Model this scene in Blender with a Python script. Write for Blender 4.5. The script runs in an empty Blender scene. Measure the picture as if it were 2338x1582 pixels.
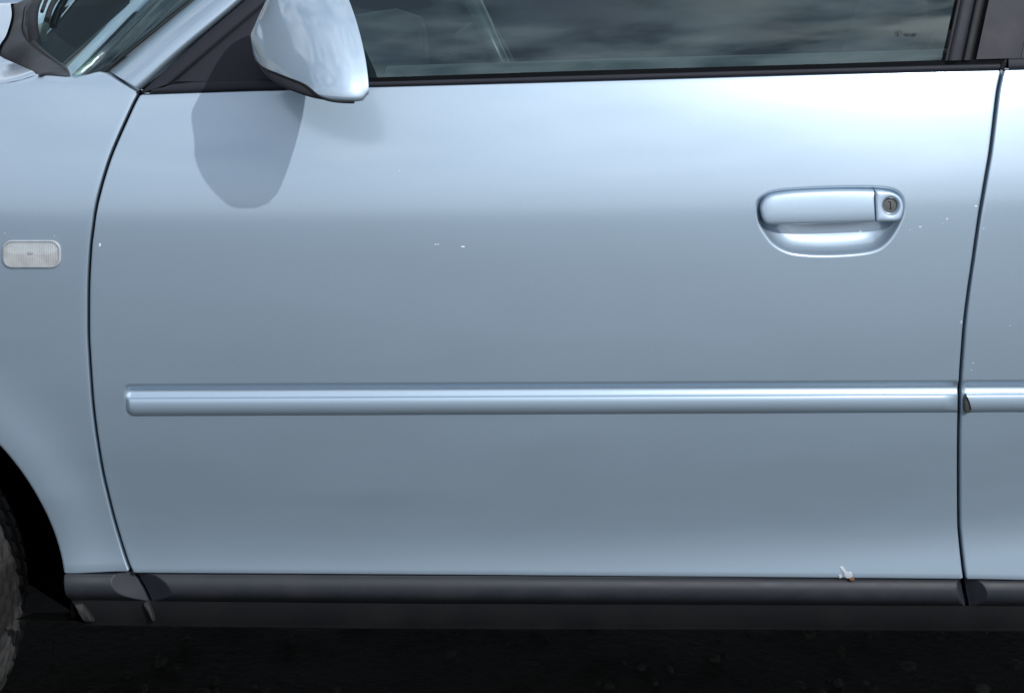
import bpy, bmesh, math, random
import numpy as np
from mathutils import Vector, Matrix, noise as mnoise

random.seed(7)
rng = np.random.default_rng(7)
SC = bpy.context.scene
COL = SC.collection

# ------------------------------------------------------------------ camera
S = 0.63e-3          # metres per photograph pixel on the car's side plane (y = 0)
D = 2.70             # camera distance from that plane
ZC = 1.45            # camera height
W_IMG = 2338 * S
Z_MID = 0.30 + (1382 - 791) * S
cam = bpy.data.cameras.new('Camera')
cam.sensor_width = 36.0
cam.lens = 36.0 * D / W_IMG
cam.shift_y = (Z_MID - ZC) / W_IMG
cam.clip_start = 0.05
cam.clip_end = 2000
cam_o = bpy.data.objects.new('Camera', cam)
cam_o.location = (0, -D, ZC)
cam_o.rotation_euler = (math.radians(90), 0, 0)
COL.objects.link(cam_o)
SC.camera = cam_o

# ------------------------------------------------------------------ sky, sun, exposure
SUN = Vector((0.68, -1.0, 0.81)).normalized()
SUN_EL = math.asin(SUN.z)
SUN_AZ = math.atan2(SUN.x, SUN.y)
world = bpy.data.worlds.new('World')
SC.world = world
world.use_nodes = True
wn, wl = world.node_tree.nodes, world.node_tree.links
wn.clear()
w_out = wn.new('ShaderNodeOutputWorld')
w_bg = wn.new('ShaderNodeBackground')
w_bg.inputs['Strength'].default_value = 0.14
w_sky = wn.new('ShaderNodeTexSky')
w_sky.sky_type = 'NISHITA'
w_sky.sun_disc = False
w_sky.sun_elevation = SUN_EL
w_sky.sun_rotation = SUN_AZ
w_tc = wn.new('ShaderNodeTexCoord')
w_sep = wn.new('ShaderNodeSeparateXYZ')
wl.new(w_tc.outputs['Generated'], w_sep.inputs[0])
w_zz = wn.new('ShaderNodeMath'); w_zz.operation = 'MAXIMUM'; w_zz.inputs[1].default_value = 0.0
wl.new(w_sep.outputs['Z'], w_zz.inputs[0])
w_za = wn.new('ShaderNodeMath'); w_za.operation = 'ADD'; w_za.inputs[1].default_value = 0.26
wl.new(w_zz.outputs[0], w_za.inputs[0])
w_dx = wn.new('ShaderNodeMath'); w_dx.operation = 'DIVIDE'
w_dy = wn.new('ShaderNodeMath'); w_dy.operation = 'DIVIDE'
wl.new(w_sep.outputs['X'], w_dx.inputs[0]); wl.new(w_za.outputs[0], w_dx.inputs[1])
wl.new(w_sep.outputs['Y'], w_dy.inputs[0]); wl.new(w_za.outputs[0], w_dy.inputs[1])
w_cmb = wn.new('ShaderNodeCombineXYZ')
wl.new(w_dx.outputs[0], w_cmb.inputs['X']); wl.new(w_dy.outputs[0], w_cmb.inputs['Y'])
w_cmb.inputs['Z'].default_value = 52.9
w_n1 = wn.new('ShaderNodeTexNoise')
w_n1.inputs['Scale'].default_value = 3.6
w_n1.inputs['Detail'].default_value = 4
w_n1.inputs['Roughness'].default_value = 0.55
w_n1.inputs['Distortion'].default_value = 0.35
w_map = wn.new('ShaderNodeMapping'); w_map.inputs['Scale'].default_value = (1.25, 1.05, 1)
wl.new(w_cmb.outputs[0], w_map.inputs[0])
wl.new(w_map.outputs[0], w_n1.inputs['Vector'])
w_r1 = wn.new('ShaderNodeValToRGB')
w_r1.color_ramp.elements[0].position = 0.34
w_r1.color_ramp.elements[1].position = 0.56
wl.new(w_n1.outputs[0], w_r1.inputs[0])
w_n2 = wn.new('ShaderNodeTexNoise')
w_n2.inputs['Scale'].default_value = 5.2
w_n2.inputs['Detail'].default_value = 5
wl.new(w_map.outputs[0], w_n2.inputs['Vector'])
w_r2 = wn.new('ShaderNodeValToRGB')
w_r2.color_ramp.elements[0].position = 0.36
w_r2.color_ramp.elements[0].color = (3.0, 3.6, 4.5, 1)
w_r2.color_ramp.elements[1].position = 0.72
w_r2.color_ramp.elements[1].color = (13.0, 13.6, 14.2, 1)
wl.new(w_n2.outputs[0], w_r2.inputs[0])
w_mix = wn.new('ShaderNodeMix'); w_mix.data_type = 'RGBA'
wl.new(w_r1.outputs[0], w_mix.inputs[0])
wl.new(w_sky.outputs[0], w_mix.inputs[6])
wl.new(w_r2.outputs[0], w_mix.inputs[7])
w_hz = wn.new('ShaderNodeMapRange'); w_hz.interpolation_type = 'SMOOTHSTEP'
w_hz.inputs['From Min'].default_value = 0.0; w_hz.inputs['From Max'].default_value = 0.28
w_hz.inputs['To Min'].default_value = 0.85; w_hz.inputs['To Max'].default_value = 0.0
wl.new(w_sep.outputs['Z'], w_hz.inputs['Value'])
w_mx2 = wn.new('ShaderNodeMix'); w_mx2.data_type = 'RGBA'
w_mx2.inputs[7].default_value = (6.6, 7.4, 8.6, 1)      # pale haze low in the sky
wl.new(w_hz.outputs[0], w_mx2.inputs[0]); wl.new(w_mix.outputs[2], w_mx2.inputs[6])
wl.new(w_mx2.outputs[2], w_bg.inputs['Color'])
wl.new(w_bg.outputs[0], w_out.inputs[0])

sun = bpy.data.lights.new('Sun', 'SUN')
sun.energy = 2.5
sun.angle = math.radians(0.55)
sun.color = (1.0, 0.985, 0.965)
sun_o = bpy.data.objects.new('Sun', sun)
sun_o.rotation_euler = (-SUN).to_track_quat('-Z', 'Y').to_euler()
sun_o.location = (3, -5, 5)
COL.objects.link(sun_o)

SC.view_settings.view_transform = 'Standard'
SC.view_settings.look = 'None'
SC.view_settings.exposure = -0.05
SC.view_settings.gamma = 1.0
SC.view_settings.use_curve_mapping = False
SC.cycles.caustics_refractive = False
SC.cycles.sample_clamp_indirect = 4.0

# ------------------------------------------------------------------ materials
def new_mat(name):
    m = bpy.data.materials.new(name)
    m.use_nodes = True
    return m, m.node_tree.nodes, m.node_tree.links, m.node_tree.nodes['Principled BSDF']

def noise_node(n, l, scale, detail=4, rough=0.5, coord='Object', mapping=None):
    tc = n.new('ShaderNodeTexCoord')
    t = n.new('ShaderNodeTexNoise')
    t.inputs['Scale'].default_value = scale
    t.inputs['Detail'].default_value = detail
    t.inputs['Roughness'].default_value = rough
    if mapping:
        mp = n.new('ShaderNodeMapping')
        mp.inputs['Scale'].default_value = mapping
        l.new(tc.outputs[coord], mp.inputs[0]); l.new(mp.outputs[0], t.inputs['Vector'])
    else:
        l.new(tc.outputs[coord], t.inputs['Vector'])
    return t

def ramp(n, l, src, stops):
    r = n.new('ShaderNodeValToRGB')
    els = r.color_ramp.elements
    while len(els) < len(stops):
        els.new(0.5)
    for e, (p, c) in zip(els, stops):
        e.position = p
        e.color = (c[0], c[1], c[2], 1) if len(c) == 3 else c
    l.new(src, r.inputs[0])
    return r

def bump(n, l, src, dist, strength, bsdf, socket='Normal'):
    b = n.new('ShaderNodeBump')
    b.inputs['Distance'].default_value = dist
    b.inputs['Strength'].default_value = strength
    l.new(src, b.inputs['Height'])
    l.new(b.outputs[0], bsdf.inputs[socket])
    return b

def mat_paint(name='blue_metallic_paint', broad=0.76, ior=1.80, coat_rough=0.125):
    m, n, l, p = new_mat(name)
    out = n['Material Output']
    fl = noise_node(n, l, 1900, 2, 0.6)
    r = ramp(n, l, fl.outputs[0], [(0.30, (0.346, 0.448, 0.548)), (0.72, (0.402, 0.507, 0.610))])
    dust = noise_node(n, l, 7, 5, 0.6, mapping=(0.6, 1, 2.2))
    op = noise_node(n, l, 330, 2, 0.5)
    b = n.new('ShaderNodeBump')
    b.inputs['Distance'].default_value = 0.00003
    b.inputs['Strength'].default_value = 0.25
    l.new(op.outputs[0], b.inputs['Height'])
    p2 = n.new('ShaderNodeBsdfPrincipled')
    # two populations of flake: well aligned (sharper sheen) and scattered (broad sheen), both under clear lacquer
    for q, lo, hi in ((p, 0.22, 0.262), (p2, 0.55, 0.62)):
        l.new(r.outputs[0], q.inputs['Base Color'])
        q.inputs['Metallic'].default_value = 0.72
        q.inputs['Coat Weight'].default_value = 1.0
        q.inputs['Coat Roughness'].default_value = coat_rough
        q.inputs['Coat IOR'].default_value = ior
        rr = ramp(n, l, dust.outputs[0], [(0.3, (lo,) * 3), (0.75, (hi,) * 3)])
        l.new(rr.outputs[0], q.inputs['Roughness'])
        l.new(b.outputs[0], q.inputs['Coat Normal'])
    mx = n.new('ShaderNodeMixShader')
    mx.inputs[0].default_value = broad
    l.new(p.outputs[0], mx.inputs[1]); l.new(p2.outputs[0], mx.inputs[2])
    l.new(mx.outputs[0], out.inputs[0])
    return m

def mat_plastic(name, col, rough, grain=900, dirt=None, dirt_amt=0.5, gs=0.25, spec=0.5):
    m, n, l, p = new_mat(name)
    p.inputs['Specular IOR Level'].default_value = spec
    big = noise_node(n, l, 14, 6, 0.62)
    c2 = dirt if dirt else tuple(min(1, c * 1.3) for c in col)
    r = ramp(n, l, big.outputs[0], [(0.42, col), (0.42 + 0.45 / max(dirt_amt, .05) * 0.35, c2)])
    l.new(r.outputs[0], p.inputs['Base Color'])
    rg = ramp(n, l, big.outputs[0], [(0.35, (rough * 0.92,) * 3), (0.7, (min(1, rough * 1.15),) * 3)])
    l.new(rg.outputs[0], p.inputs['Roughness'])
    g = noise_node(n, l, grain, 2, 0.5)
    bump(n, l, g.outputs[0], 0.0003, gs, p)
    return m

def mat_simple(name, col, rough=0.5, metallic=0.0, spec=0.5):
    m, n, l, p = new_mat(name)
    t = noise_node(n, l, 60, 4)
    r = ramp(n, l, t.outputs[0], [(0.3, tuple(c * 0.85 for c in col)), (0.7, tuple(min(1, c * 1.1) for c in col))])
    l.new(r.outputs[0], p.inputs['Base Color'])
    p.inputs['Roughness'].default_value = rough
    p.inputs['Metallic'].default_value = metallic
    p.inputs['Specular IOR Level'].default_value = spec
    return m

def mat_glass(name, tint, r0=0.080, rough=0.0, dust=0.008):
    m = bpy.data.materials.new(name)
    m.use_nodes = True
    n, l = m.node_tree.nodes, m.node_tree.links
    n.clear()
    out = n.new('ShaderNodeOutputMaterial')
    tr = n.new('ShaderNodeBsdfTransparent'); tr.inputs[0].default_value = (*tint, 1)
    gl = n.new('ShaderNodeBsdfGlossy'); gl.inputs['Roughness'].default_value = rough
    gl.inputs['Color'].default_value = (0.70, 0.92, 1.0, 1)
    lw = n.new('ShaderNodeLayerWeight'); lw.inputs['Blend'].default_value = 0.5
    pw = n.new('ShaderNodeMath'); pw.operation = 'POWER'; pw.inputs[1].default_value = 5
    l.new(lw.outputs['Facing'], pw.inputs[0])
    ma = n.new('ShaderNodeMath'); ma.operation = 'MULTIPLY_ADD'
    ma.inputs[1].default_value = 1 - r0; ma.inputs[2].default_value = r0
    l.new(pw.outputs[0], ma.inputs[0])
    mx = n.new('ShaderNodeMixShader')
    l.new(ma.outputs[0], mx.inputs[0]); l.new(tr.outputs[0], mx.inputs[1]); l.new(gl.outputs[0], mx.inputs[2])
    # a thin film of road dust on the pane
    df = n.new('ShaderNodeBsdfDiffuse'); df.inputs[0].default_value = (0.45, 0.48, 0.47, 1)
    t = noise_node(n, l, 5, 6, 0.6, mapping=(0.5, 1, 2.5))
    r = ramp(n, l, t.outputs[0], [(0.35, (dust * 0.5,) * 3), (0.75, (dust * 1.8,) * 3)])
    m2 = n.new('ShaderNodeMixShader')
    l.new(r.outputs[0], m2.inputs[0]); l.new(mx.outputs[0], m2.inputs[1]); l.new(df.outputs[0], m2.inputs[2])
    l.new(m2.outputs[0], out.inputs[0])
    return m

def mat_ground():
    m, n, l, p = new_mat('ground_dirt')
    a = noise_node(n, l, 3.0, 8, 0.65)
    b = noise_node(n, l, 55, 5, 0.6)
    r = ramp(n, l, a.outputs[0], [(0.3, (0.008, 0.0076, 0.0066)), (0.7, (0.019, 0.018, 0.016))])
    r2 = ramp(n, l, b.outputs[0], [(0.3, (0.6, 0.6, 0.6)), (0.75, (1.25, 1.22, 1.18))])
    mx = n.new('ShaderNodeMix'); mx.data_type = 'RGBA'; mx.blend_type = 'MULTIPLY'
    mx.inputs[0].default_value = 1
    l.new(r.outputs[0], mx.inputs[6]); l.new(r2.outputs[0], mx.inputs[7])
    l.new(mx.outputs[2], p.inputs['Base Color'])
    p.inputs['Roughness'].default_value = 0.95
    p.inputs['Specular IOR Level'].default_value = 0.2
    bump(n, l, b.outputs[0], 0.01, 0.6, p)
    return m

def mat_tyre():
    m, n, l, p = new_mat('muddy_tyre_rubber')
    a = noise_node(n, l, 17, 3, 0.5, mapping=(1, .35, .6))
    r = ramp(n, l, a.outputs[0], [(0.43, (0.007, 0.007, 0.007)), (0.48, (0.026, 0.026, 0.027)), (0.72, (0.046, 0.046, 0.047))])
    l.new(r.outputs[0], p.inputs['Base Color'])
    p.inputs['Roughness'].default_value = 0.85
    b = noise_node(n, l, 160, 4)
    bump(n, l, b.outputs[0], 0.002, 0.5, p)
    return m

M = {}
M['paint'] = mat_paint()
M['paint_mirror'] = mat_paint('mirror_shell_paint', 0.86, 1.9, 0.05)
M['paint_plastic'] = mat_paint('painted_plastic', 0.90, 1.5, 0.16)
M['trim'] = mat_plastic('window_trim_plastic', (0.014, 0.016, 0.025), 0.58, grain=700, dirt=(0.022, 0.023, 0.032), spec=0.3)
M['rubber'] = mat_plastic('black_rubber', (0.008, 0.009, 0.012), 0.6, spec=0.3)
M['skirt'] = mat_plastic('weathered_black_cladding', (0.020, 0.023, 0.031), 0.55, grain=500, dirt=(0.030, 0.032, 0.038), dirt_amt=0.5, spec=0.4)
M['sill'] = mat_plastic('dirty_sill_plastic', (0.006, 0.0066, 0.008), 0.8, grain=300, dirt=(0.011, 0.011, 0.012), dirt_amt=0.5, spec=0.2)
M['cowl'] = mat_plastic('cowl_plastic', (0.013, 0.015, 0.020), 0.55, grain=500, dirt=(0.022, 0.024, 0.028), spec=0.3)
M['dark'] = mat_simple('underbody_black', (0.0025, 0.0025, 0.0025), 0.95, spec=0.03)
M['inner'] = mat_plastic('interior_plastic', (0.007, 0.009, 0.010), 0.65, spec=0.25)
M['inner_grey'] = mat_plastic('interior_grey_plastic', (0.045, 0.055, 0.058), 0.6)
M['seat'] = mat_plastic('seat_fabric', (0.008, 0.009, 0.010), 0.95, grain=1200)
M['leather'] = mat_plastic('steering_leather', (0.060, 0.066, 0.066), 0.34, grain=900)
M['glass'] = mat_glass('tinted_window_glass', (0.50, 0.61, 0.60))
M['wind'] = mat_glass('windscreen_glass', (0.62, 0.74, 0.74), r0=0.05)
M['lens'] = mat_glass('clear_lens', (0.95, 0.95, 0.95), r0=0.10, rough=0.03, dust=0.10)
M['frit'] = mat_simple('black_frit', (0.014, 0.017, 0.019), 0.12)
M['pillar'] = mat_plastic('gloss_pillar_cover', (0.028, 0.029, 0.038), 0.62, gs=0.08, spec=0.35)
M['metal'] = mat_simple('lock_metal', (0.56, 0.55, 0.52), 0.32, 1.0)
M['chrome'] = mat_simple('reflector_silver', (0.92, 0.92, 0.94), 0.20, 0.45)
def add_ribs(m):
    n, l = m.node_tree.nodes, m.node_tree.links
    tc = n.new('ShaderNodeTexCoord'); wv = n.new('ShaderNodeTexWave')
    wv.wave_type = 'BANDS'; wv.bands_direction = 'X'; wv.inputs['Scale'].default_value = 120
    wv.inputs['Distortion'].default_value = 0.0
    l.new(tc.outputs['Object'], wv.inputs['Vector'])
    bump(n, l, wv.outputs[0], 0.0008, 0.35, n['Principled BSDF'])
add_ribs(M['chrome'])
M['rep_rim'] = mat_simple('lamp_rim', (0.40, 0.43, 0.46), 0.35)
M['bulb'] = mat_simple('bulb_grey', (0.42, 0.38, 0.40), 0.15, 0.3)
M['mirror'] = mat_simple('mirror_silver', (0.85, 0.87, 0.87), 0.02, 1.0)
M['primer'] = mat_simple('exposed_primer', (0.42, 0.46, 0.50), 0.6)
M['chip'] = mat_simple('fresh_stone_chip', (0.78, 0.80, 0.82), 0.6)
M['rust'] = mat_simple('rust', (0.16, 0.06, 0.02), 0.85)
M['plug'] = mat_plastic('plug_grey', (0.055, 0.060, 0.052), 0.6)
M['etch'] = mat_simple('etched_mark', (0.030, 0.040, 0.048), 0.8, spec=0.1)
M['tyre'] = mat_tyre()
M['rim'] = mat_simple('alloy_rim', (0.42, 0.42, 0.43), 0.35, 0.9)
M['ground'] = mat_ground()
M['stone'] = mat_plastic('grey_stone', (0.014, 0.0135, 0.012), 0.9, grain=120, dirt=(0.034, 0.033, 0.030), spec=0.2)

# ------------------------------------------------------------------ helpers
def link(o, parent=None):
    COL.objects.link(o)
    if parent is not None:
        o.parent = parent
    return o

def mesh_obj(name, verts, faces, mat, parent=None, smooth=True, sharp=None, weld=None):
    me = bpy.data.meshes.new(name)
    me.from_pydata([tuple(v) for v in verts], [], [tuple(f) for f in faces])
    if weld:
        bm = bmesh.new(); bm.from_mesh(me)
        bmesh.ops.remove_doubles(bm, verts=bm.verts, dist=weld)
        bm.to_mesh(me); bm.free()
    me.materials.append(mat)
    if smooth:
        me.polygons.foreach_set('use_smooth', [True] * len(me.polygons))
        if sharp:
            me.set_sharp_from_angle(angle=math.radians(sharp))
    me.update()
    return link(bpy.data.objects.new(name, me), parent)

def empty(name, loc=(0, 0, 0), parent=None):
    o = bpy.data.objects.new(name, None)
    o.location = loc
    o.empty_display_size = 0.1
    return link(o, parent)

def spline(pts, n=12):
    """Catmull-Rom through 2D/3D points, densified"""
    P = np.array(pts, float)
    A = np.vstack([2 * P[0] - P[1], P, 2 * P[-1] - P[-2]])
    out = []
    for i in range(1, len(A) - 2):
        p0, p1, p2, p3 = A[i - 1], A[i], A[i + 1], A[i + 2]
        for k in range(n):
            t = k / n
            out.append(0.5 * ((2 * p1) + (-p0 + p2) * t + (2 * p0 - 5 * p1 + 4 * p2 - p3) * t * t + (-p0 + 3 * p1 - 3 * p2 + p3) * t ** 3))
    out.append(A[-2])
    return np.array(out)

def unpx(u, v, y):
    """point seen at photograph pixel (u, v) that lies at depth y"""
    k = (D + y) / D
    return np.array([(u - 1169) * S * k, y, ZC + ((0.30 + (1382 - v) * S) - ZC) * k])

def on(fn, u, v, off=0.0):
    y = 0.0
    for _ in range(14):
        p = unpx(u, v, y)
        y = float(fn(p[0], p[2])) + off
    return unpx(u, v, y)

# ------------------------------------------------------------------ the car's side surface  y = f(x, z)
TILT = np.array([  # height, upward tilt of the surface in degrees
    (0.20, 9), (0.335, 9), (0.352, 6), (0.372, 2.0), (0.40, -2.8), (0.44, -5.2), (0.50, -4.2), (0.56, -2.4), (0.62, -0.7),
    (0.68, 0.8), (0.74, 2.2), (0.80, 3.5), (0.840, 4.8), (0.862, 6.2), (0.880, 8.3), (0.90, 11.0), (0.92, 13.3),
    (0.95, 15.5), (1.00, 18), (1.035, 21), (1.055, 27), (1.075, 42), (1.10, 52), (1.2, 55)])
_z = np.linspace(0.15, 1.2, 1051)
_t = np.tan(np.radians(np.interp(_z, TILT[:, 0], TILT[:, 1])))
_ker = np.ones(13) / 13
_t = np.convolve(np.pad(_t, 6, mode='edge'), _ker, mode='valid')
_g = np.concatenate([[0], np.cumsum((_t[1:] + _t[:-1]) / 2) * (_z[1] - _z[0])])
_g -= np.interp(0.66, _z, _g)
ARCH_R = 0.358
# centre of the wheel arch: circle through two points of its lip
_p1, _p2 = np.array(unpx(151, 1308, 0.005))[[0, 2]], np.array(unpx(0, 1017, 0.0))[[0, 2]]
_m, _e = (_p1 + _p2) / 2, (_p2 - _p1)
_n = np.array([-_e[1], _e[0]]) / np.linalg.norm(_e)
_n = -_n if _n[0] > 0 else _n
ARCH_C = tuple(_m + _n * math.sqrt(ARCH_R ** 2 - (_e @ _e) / 4))

def f(x, z):
    x = np.asarray(x, float); z = np.asarray(z, float)
    y = np.interp(z, _z, _g) + (x + 0.35) ** 2 / (2 * 6.5)
    y = y + np.where(x < -0.75, 0.22 * (x + 0.75) ** 2, 0)
    r = np.hypot(x - ARCH_C[0], z - ARCH_C[1])
    y = y - 0.011 * np.exp(-(np.maximum(r - ARCH_R, 0) / 0.055) ** 2) * np.clip((0.75 - z) / 0.3, 0, 1)
    return y

def P(u, v, off=0.0):
    return on(f, u, v, off)

def poly_xz(pts, n=10, off=0.0):
    c = spline(pts, n)
    return np.array([P(a, b, off)[[0, 2]] for a, b in c])

GAP_L = poly_xz([(316.7, 216.5), (305.5, 237), (288, 275), (265.8, 324.6), (250, 364), (235.6, 409), (224.5, 450), (217.5, 482), (211.8, 523),
                 (207, 561.5), (203, 625), (201.6, 680), (201.6, 759.5), (203.8, 807), (207, 858), (211.8, 921.6), (218.8, 982), (226, 1029.7),
                 (235.6, 1083.7), (246.8, 1131.4), (257.9, 1175.9), (272, 1225), (289.5, 1280), (299.9, 1305.8), (314, 1335), (326.5, 1360), (338, 1390), (354, 1433)], 6)
GAP_R = poly_xz([(2291, 150), (2289, 162), (2279.4, 205), (2273, 252.6), (2267, 303.4), (2260.4, 354.3), (2253, 397), (2244.5, 447), (2236.5, 494),
                 (2228.6, 548), (2221.3, 600), (2212.7, 657), (2203, 733.5), (2197, 806.6), (2193.8, 854), (2191.6, 900), (2190, 950), (2189, 1010),
                 (2188.8, 1095), (2189.6, 1190), (2192.3, 1229), (2198.4, 1286), (2203.5, 1324), (2212.7, 1372), (2217, 1391), (2225, 1430)], 6)

def curve_x(c):
    o = np.argsort(c[:, 1])
    zz, xx = c[o, 1], c[o, 0]
    sl = np.gradient(xx, zz)
    def fn(z, off=0.0):
        s = np.interp(z, zz, sl)
        return np.interp(z, zz, xx) + off * np.sqrt(1 + s * s)
    return fn
gapL = curve_x(GAP_L)
gapR = curve_x(GAP_R)

def line_z(pts, n=6, smooth=True):
    c = poly_xz(pts, n) if smooth else np.array([P(a, b)[[0, 2]] for a, b in pts])
    o = np.argsort(c[:, 0])
    xx, zz = c[o, 0], c[o, 1]
    def fn(x):
        x = np.asarray(x, float)
        r = np.interp(x, xx, zz)
        r = np.where(x < xx[0], zz[0] + (x - xx[0]) * (zz[1] - zz[0]) / (xx[1] - xx[0]), r)
        return np.where(x > xx[-1], zz[-1] + (x - xx[-1]) * (zz[-1] - zz[-2]) / (xx[-1] - xx[-2]), r)
    return fn
belt = line_z([(330, 216), (600, 207), (840, 199.5), (1300, 187), (1900, 169.5), (2285, 160.2), (2338, 158.5)])
bottom = line_z([(150, 1307.5), (304, 1308.5), (900, 1312), (1700, 1318), (2196, 1322.5), (2338, 1325)])

def sdf(poly, X, Z):
    """signed distance, positive inside"""
    X = np.asarray(X, float); Z = np.asarray(Z, float)
    n = len(poly)
    d = np.full(X.shape, 1e9); ins = np.zeros(X.shape, bool)
    for i in range(n):
        a, b = poly[i], poly[(i + 1) % n]
        e = b - a
        wx, wz = X - a[0], Z - a[1]
        t = np.clip((wx * e[0] + wz * e[1]) / (e @ e + 1e-18), 0, 1)
        d = np.minimum(d, (wx - t * e[0]) ** 2 + (wz - t * e[1]) ** 2)
        c = ((a[1] <= Z) & (Z < b[1])) | ((b[1] <= Z) & (Z < a[1]))
        with np.errstate(divide='ignore', invalid='ignore'):
            xi = a[0] + (Z - a[1]) * e[0] / e[1]
        ins ^= c & (X < xi)
    d = np.sqrt(d)
    return np.where(ins, d, -d)

def panel(name, xl, xr, zb, zt, yf, ps, qs, mat, parent=None, folds={}, sharp=None, extra=None, weld=None):
    ps = np.asarray(ps); qs = np.asarray(qs)
    PP, QQ = np.meshgrid(ps, qs)
    Z = np.full(PP.shape, 0.7)
    X = np.zeros(PP.shape)
    for _ in range(8):
        L, R = xl(Z), xr(Z)
        X = L + (R - L) * PP
        b, t = zb(X), zt(X)
        Z = b + (t - b) * QQ
    Y = yf(X, Z)
    nq, npp = PP.shape
    V = np.stack([X, Y, Z], -1).reshape(-1, 3).tolist()
    F = []
    for j in range(nq - 1):
        for i in range(npp - 1):
            a = j * npp + i
            F.append((a, a + 1, a + npp + 1, a + npp))
    G = np.arange(nq * npp).reshape(nq, npp)
    sides = {'L': (G[:, 0], G[:, 1]), 'R': (G[:, -1], G[:, -2]), 'B': (G[0], G[1]), 'T': (G[-1], G[-2])}
    for k, (r, depth) in folds.items():
        bi, ii = sides[k]
        bp = np.array([V[i] for i in bi]); ip = np.array([V[i] for i in ii])
        tg = np.gradient(bp[:, [0, 2]], axis=0)
        tg /= np.linalg.norm(tg, axis=1, keepdims=True) + 1e-12
        d = np.stack([-tg[:, 1], tg[:, 0]], -1)
        d *= np.sign(np.sum(d * (bp - ip)[:, [0, 2]], axis=1, keepdims=True) + 1e-12)
        prev = list(bi)
        for a in [22, 45, 68, 90, None]:
            if a is None:
                ox, oy = r, r + depth
            else:
                ox, oy = r * math.sin(math.radians(a)), r * (1 - math.cos(math.radians(a)))
            cur = []
            for q in range(len(bp)):
                V.append([bp[q, 0] + d[q, 0] * ox, bp[q, 1] + oy, bp[q, 2] + d[q, 1] * ox])
                cur.append(len(V) - 1)
            for q in range(len(bp) - 1):
                quad = (prev[q], prev[q + 1], cur[q + 1], cur[q])
                if k in ('B', 'R'):
                    quad = quad[::-1]
                    if k == 'R':
                        quad = quad
                F.append(quad if k in ('L', 'T') else quad)
            prev = cur
    if extra:
        V0 = len(V)
        V += [list(v) for v in extra[0]]
        F += [tuple(i + V0 for i in q) for q in extra[1]]
    o = mesh_obj(name, V, F, mat, parent, True, sharp, weld)
    bm = bmesh.new(); bm.from_mesh(o.data)
    bmesh.ops.recalc_face_normals(bm, faces=bm.faces)
    s = sum(fc.normal.y * fc.calc_area() for fc in bm.faces)
    if s > 0:
        bmesh.ops.reverse_faces(bm, faces=bm.faces)
    bm.to_mesh(o.data); bm.free()
    return o

def steps(breaks):
    """breaks: [(start, end, step), ...] -> sorted unique positions"""
    out = []
    for a, b, s in breaks:
        n = max(1, int(round((b - a) / s)))
        out += list(np.linspace(a, b, n + 1))
    return np.unique(np.round(out, 7))

def tube(name, pts, rad, mat, parent=None, seg=12, closed=False, flat=None):
    P3 = [Vector(p) for p in pts]
    n = len(P3)
    rads = rad if hasattr(rad, '__len__') else [rad] * n
    V, F = [], []
    for i, p in enumerate(P3):
        if closed:
            t = (P3[(i + 1) % n] - P3[i - 1]).normalized()
        else:
            t = (P3[min(i + 1, n - 1)] - P3[max(i - 1, 0)]).normalized()
        up = Vector((0, 0, 1)) if abs(t.z) < 0.95 else Vector((0, 1, 0))
        a = t.cross(up).normalized(); b = a.cross(t).normalized()
        for k in range(seg):
            th = 2 * math.pi * k / seg
            ra, rb = rads[i], rads[i] * (flat if flat else 1)
            V.append(p + a * math.cos(th) * ra + b * math.sin(th) * rb)
    m = n if closed else n - 1
    for i in range(m):
        for k in range(seg):
            j = (i + 1) % n
            F.append((i * seg + k, i * seg + (k + 1) % seg, j * seg + (k + 1) % seg, j * seg + k))
    if not closed:
        F.append(tuple(range(seg))[::-1])
        F.append(tuple((n - 1) * seg + k for k in range(seg)))
    return mesh_obj(name, V, F, mat, parent, True, 50)

def loft(name, rings, mat, parent=None, cap=True, sharp=60, closed=True):
    n = len(rings[0])
    V = [p for r in rings for p in r]
    F = []
    for i in range(len(rings) - 1):
        for k in range(n if closed else n - 1):
            F.append((i * n + k, i * n + (k + 1) % n, (i + 1) * n + (k + 1) % n, (i + 1) * n + k))
    if cap:
        F.append(tuple(range(n))[::-1])
        F.append(tuple((len(rings) - 1) * n + k for k in range(n)))
    o = mesh_obj(name, V, F, mat, parent, True, sharp)
    bm = bmesh.new(); bm.from_mesh(o.data)
    bmesh.ops.recalc_face_normals(bm, faces=bm.faces)
    bm.to_mesh(o.data); bm.free()
    return o

def dome(name, outline, mid, prof, base_y, mat, parent=None, sharp=55):
    """outline, mid: (n,2) arrays in x,z; prof: (t toward mid line, y offset)"""
    rings = []
    for t, h in prof:
        q = outline + (mid - outline) * t
        rings.append([(a, base_y(a, b) + h, b) for a, b in q])
    return loft(name, rings, mat, parent, cap=True, sharp=sharp)

def box(name, lo, hi, mat, parent=None, bevel=0.0):
    bm = bmesh.new()
    bmesh.ops.create_cube(bm, size=1)
    lo, hi = Vector(lo), Vector(hi)
    for v in bm.verts:
        v.co = Vector(((v.co.x + .5) * (hi.x - lo.x) + lo.x, (v.co.y + .5) * (hi.y - lo.y) + lo.y, (v.co.z + .5) * (hi.z - lo.z) + lo.z))
    if bevel:
        bmesh.ops.bevel(bm, geom=bm.edges[:], offset=bevel, segments=4, profile=0.6, affect='EDGES')
    me = bpy.data.meshes.new(name); bm.to_mesh(me); bm.free()
    me.materials.append(mat)
    me.polygons.foreach_set('use_smooth', [True] * len(me.polygons))
    me.set_sharp_from_angle(angle=math.radians(45))
    return link(bpy.data.objects.new(name, me), parent)

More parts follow.
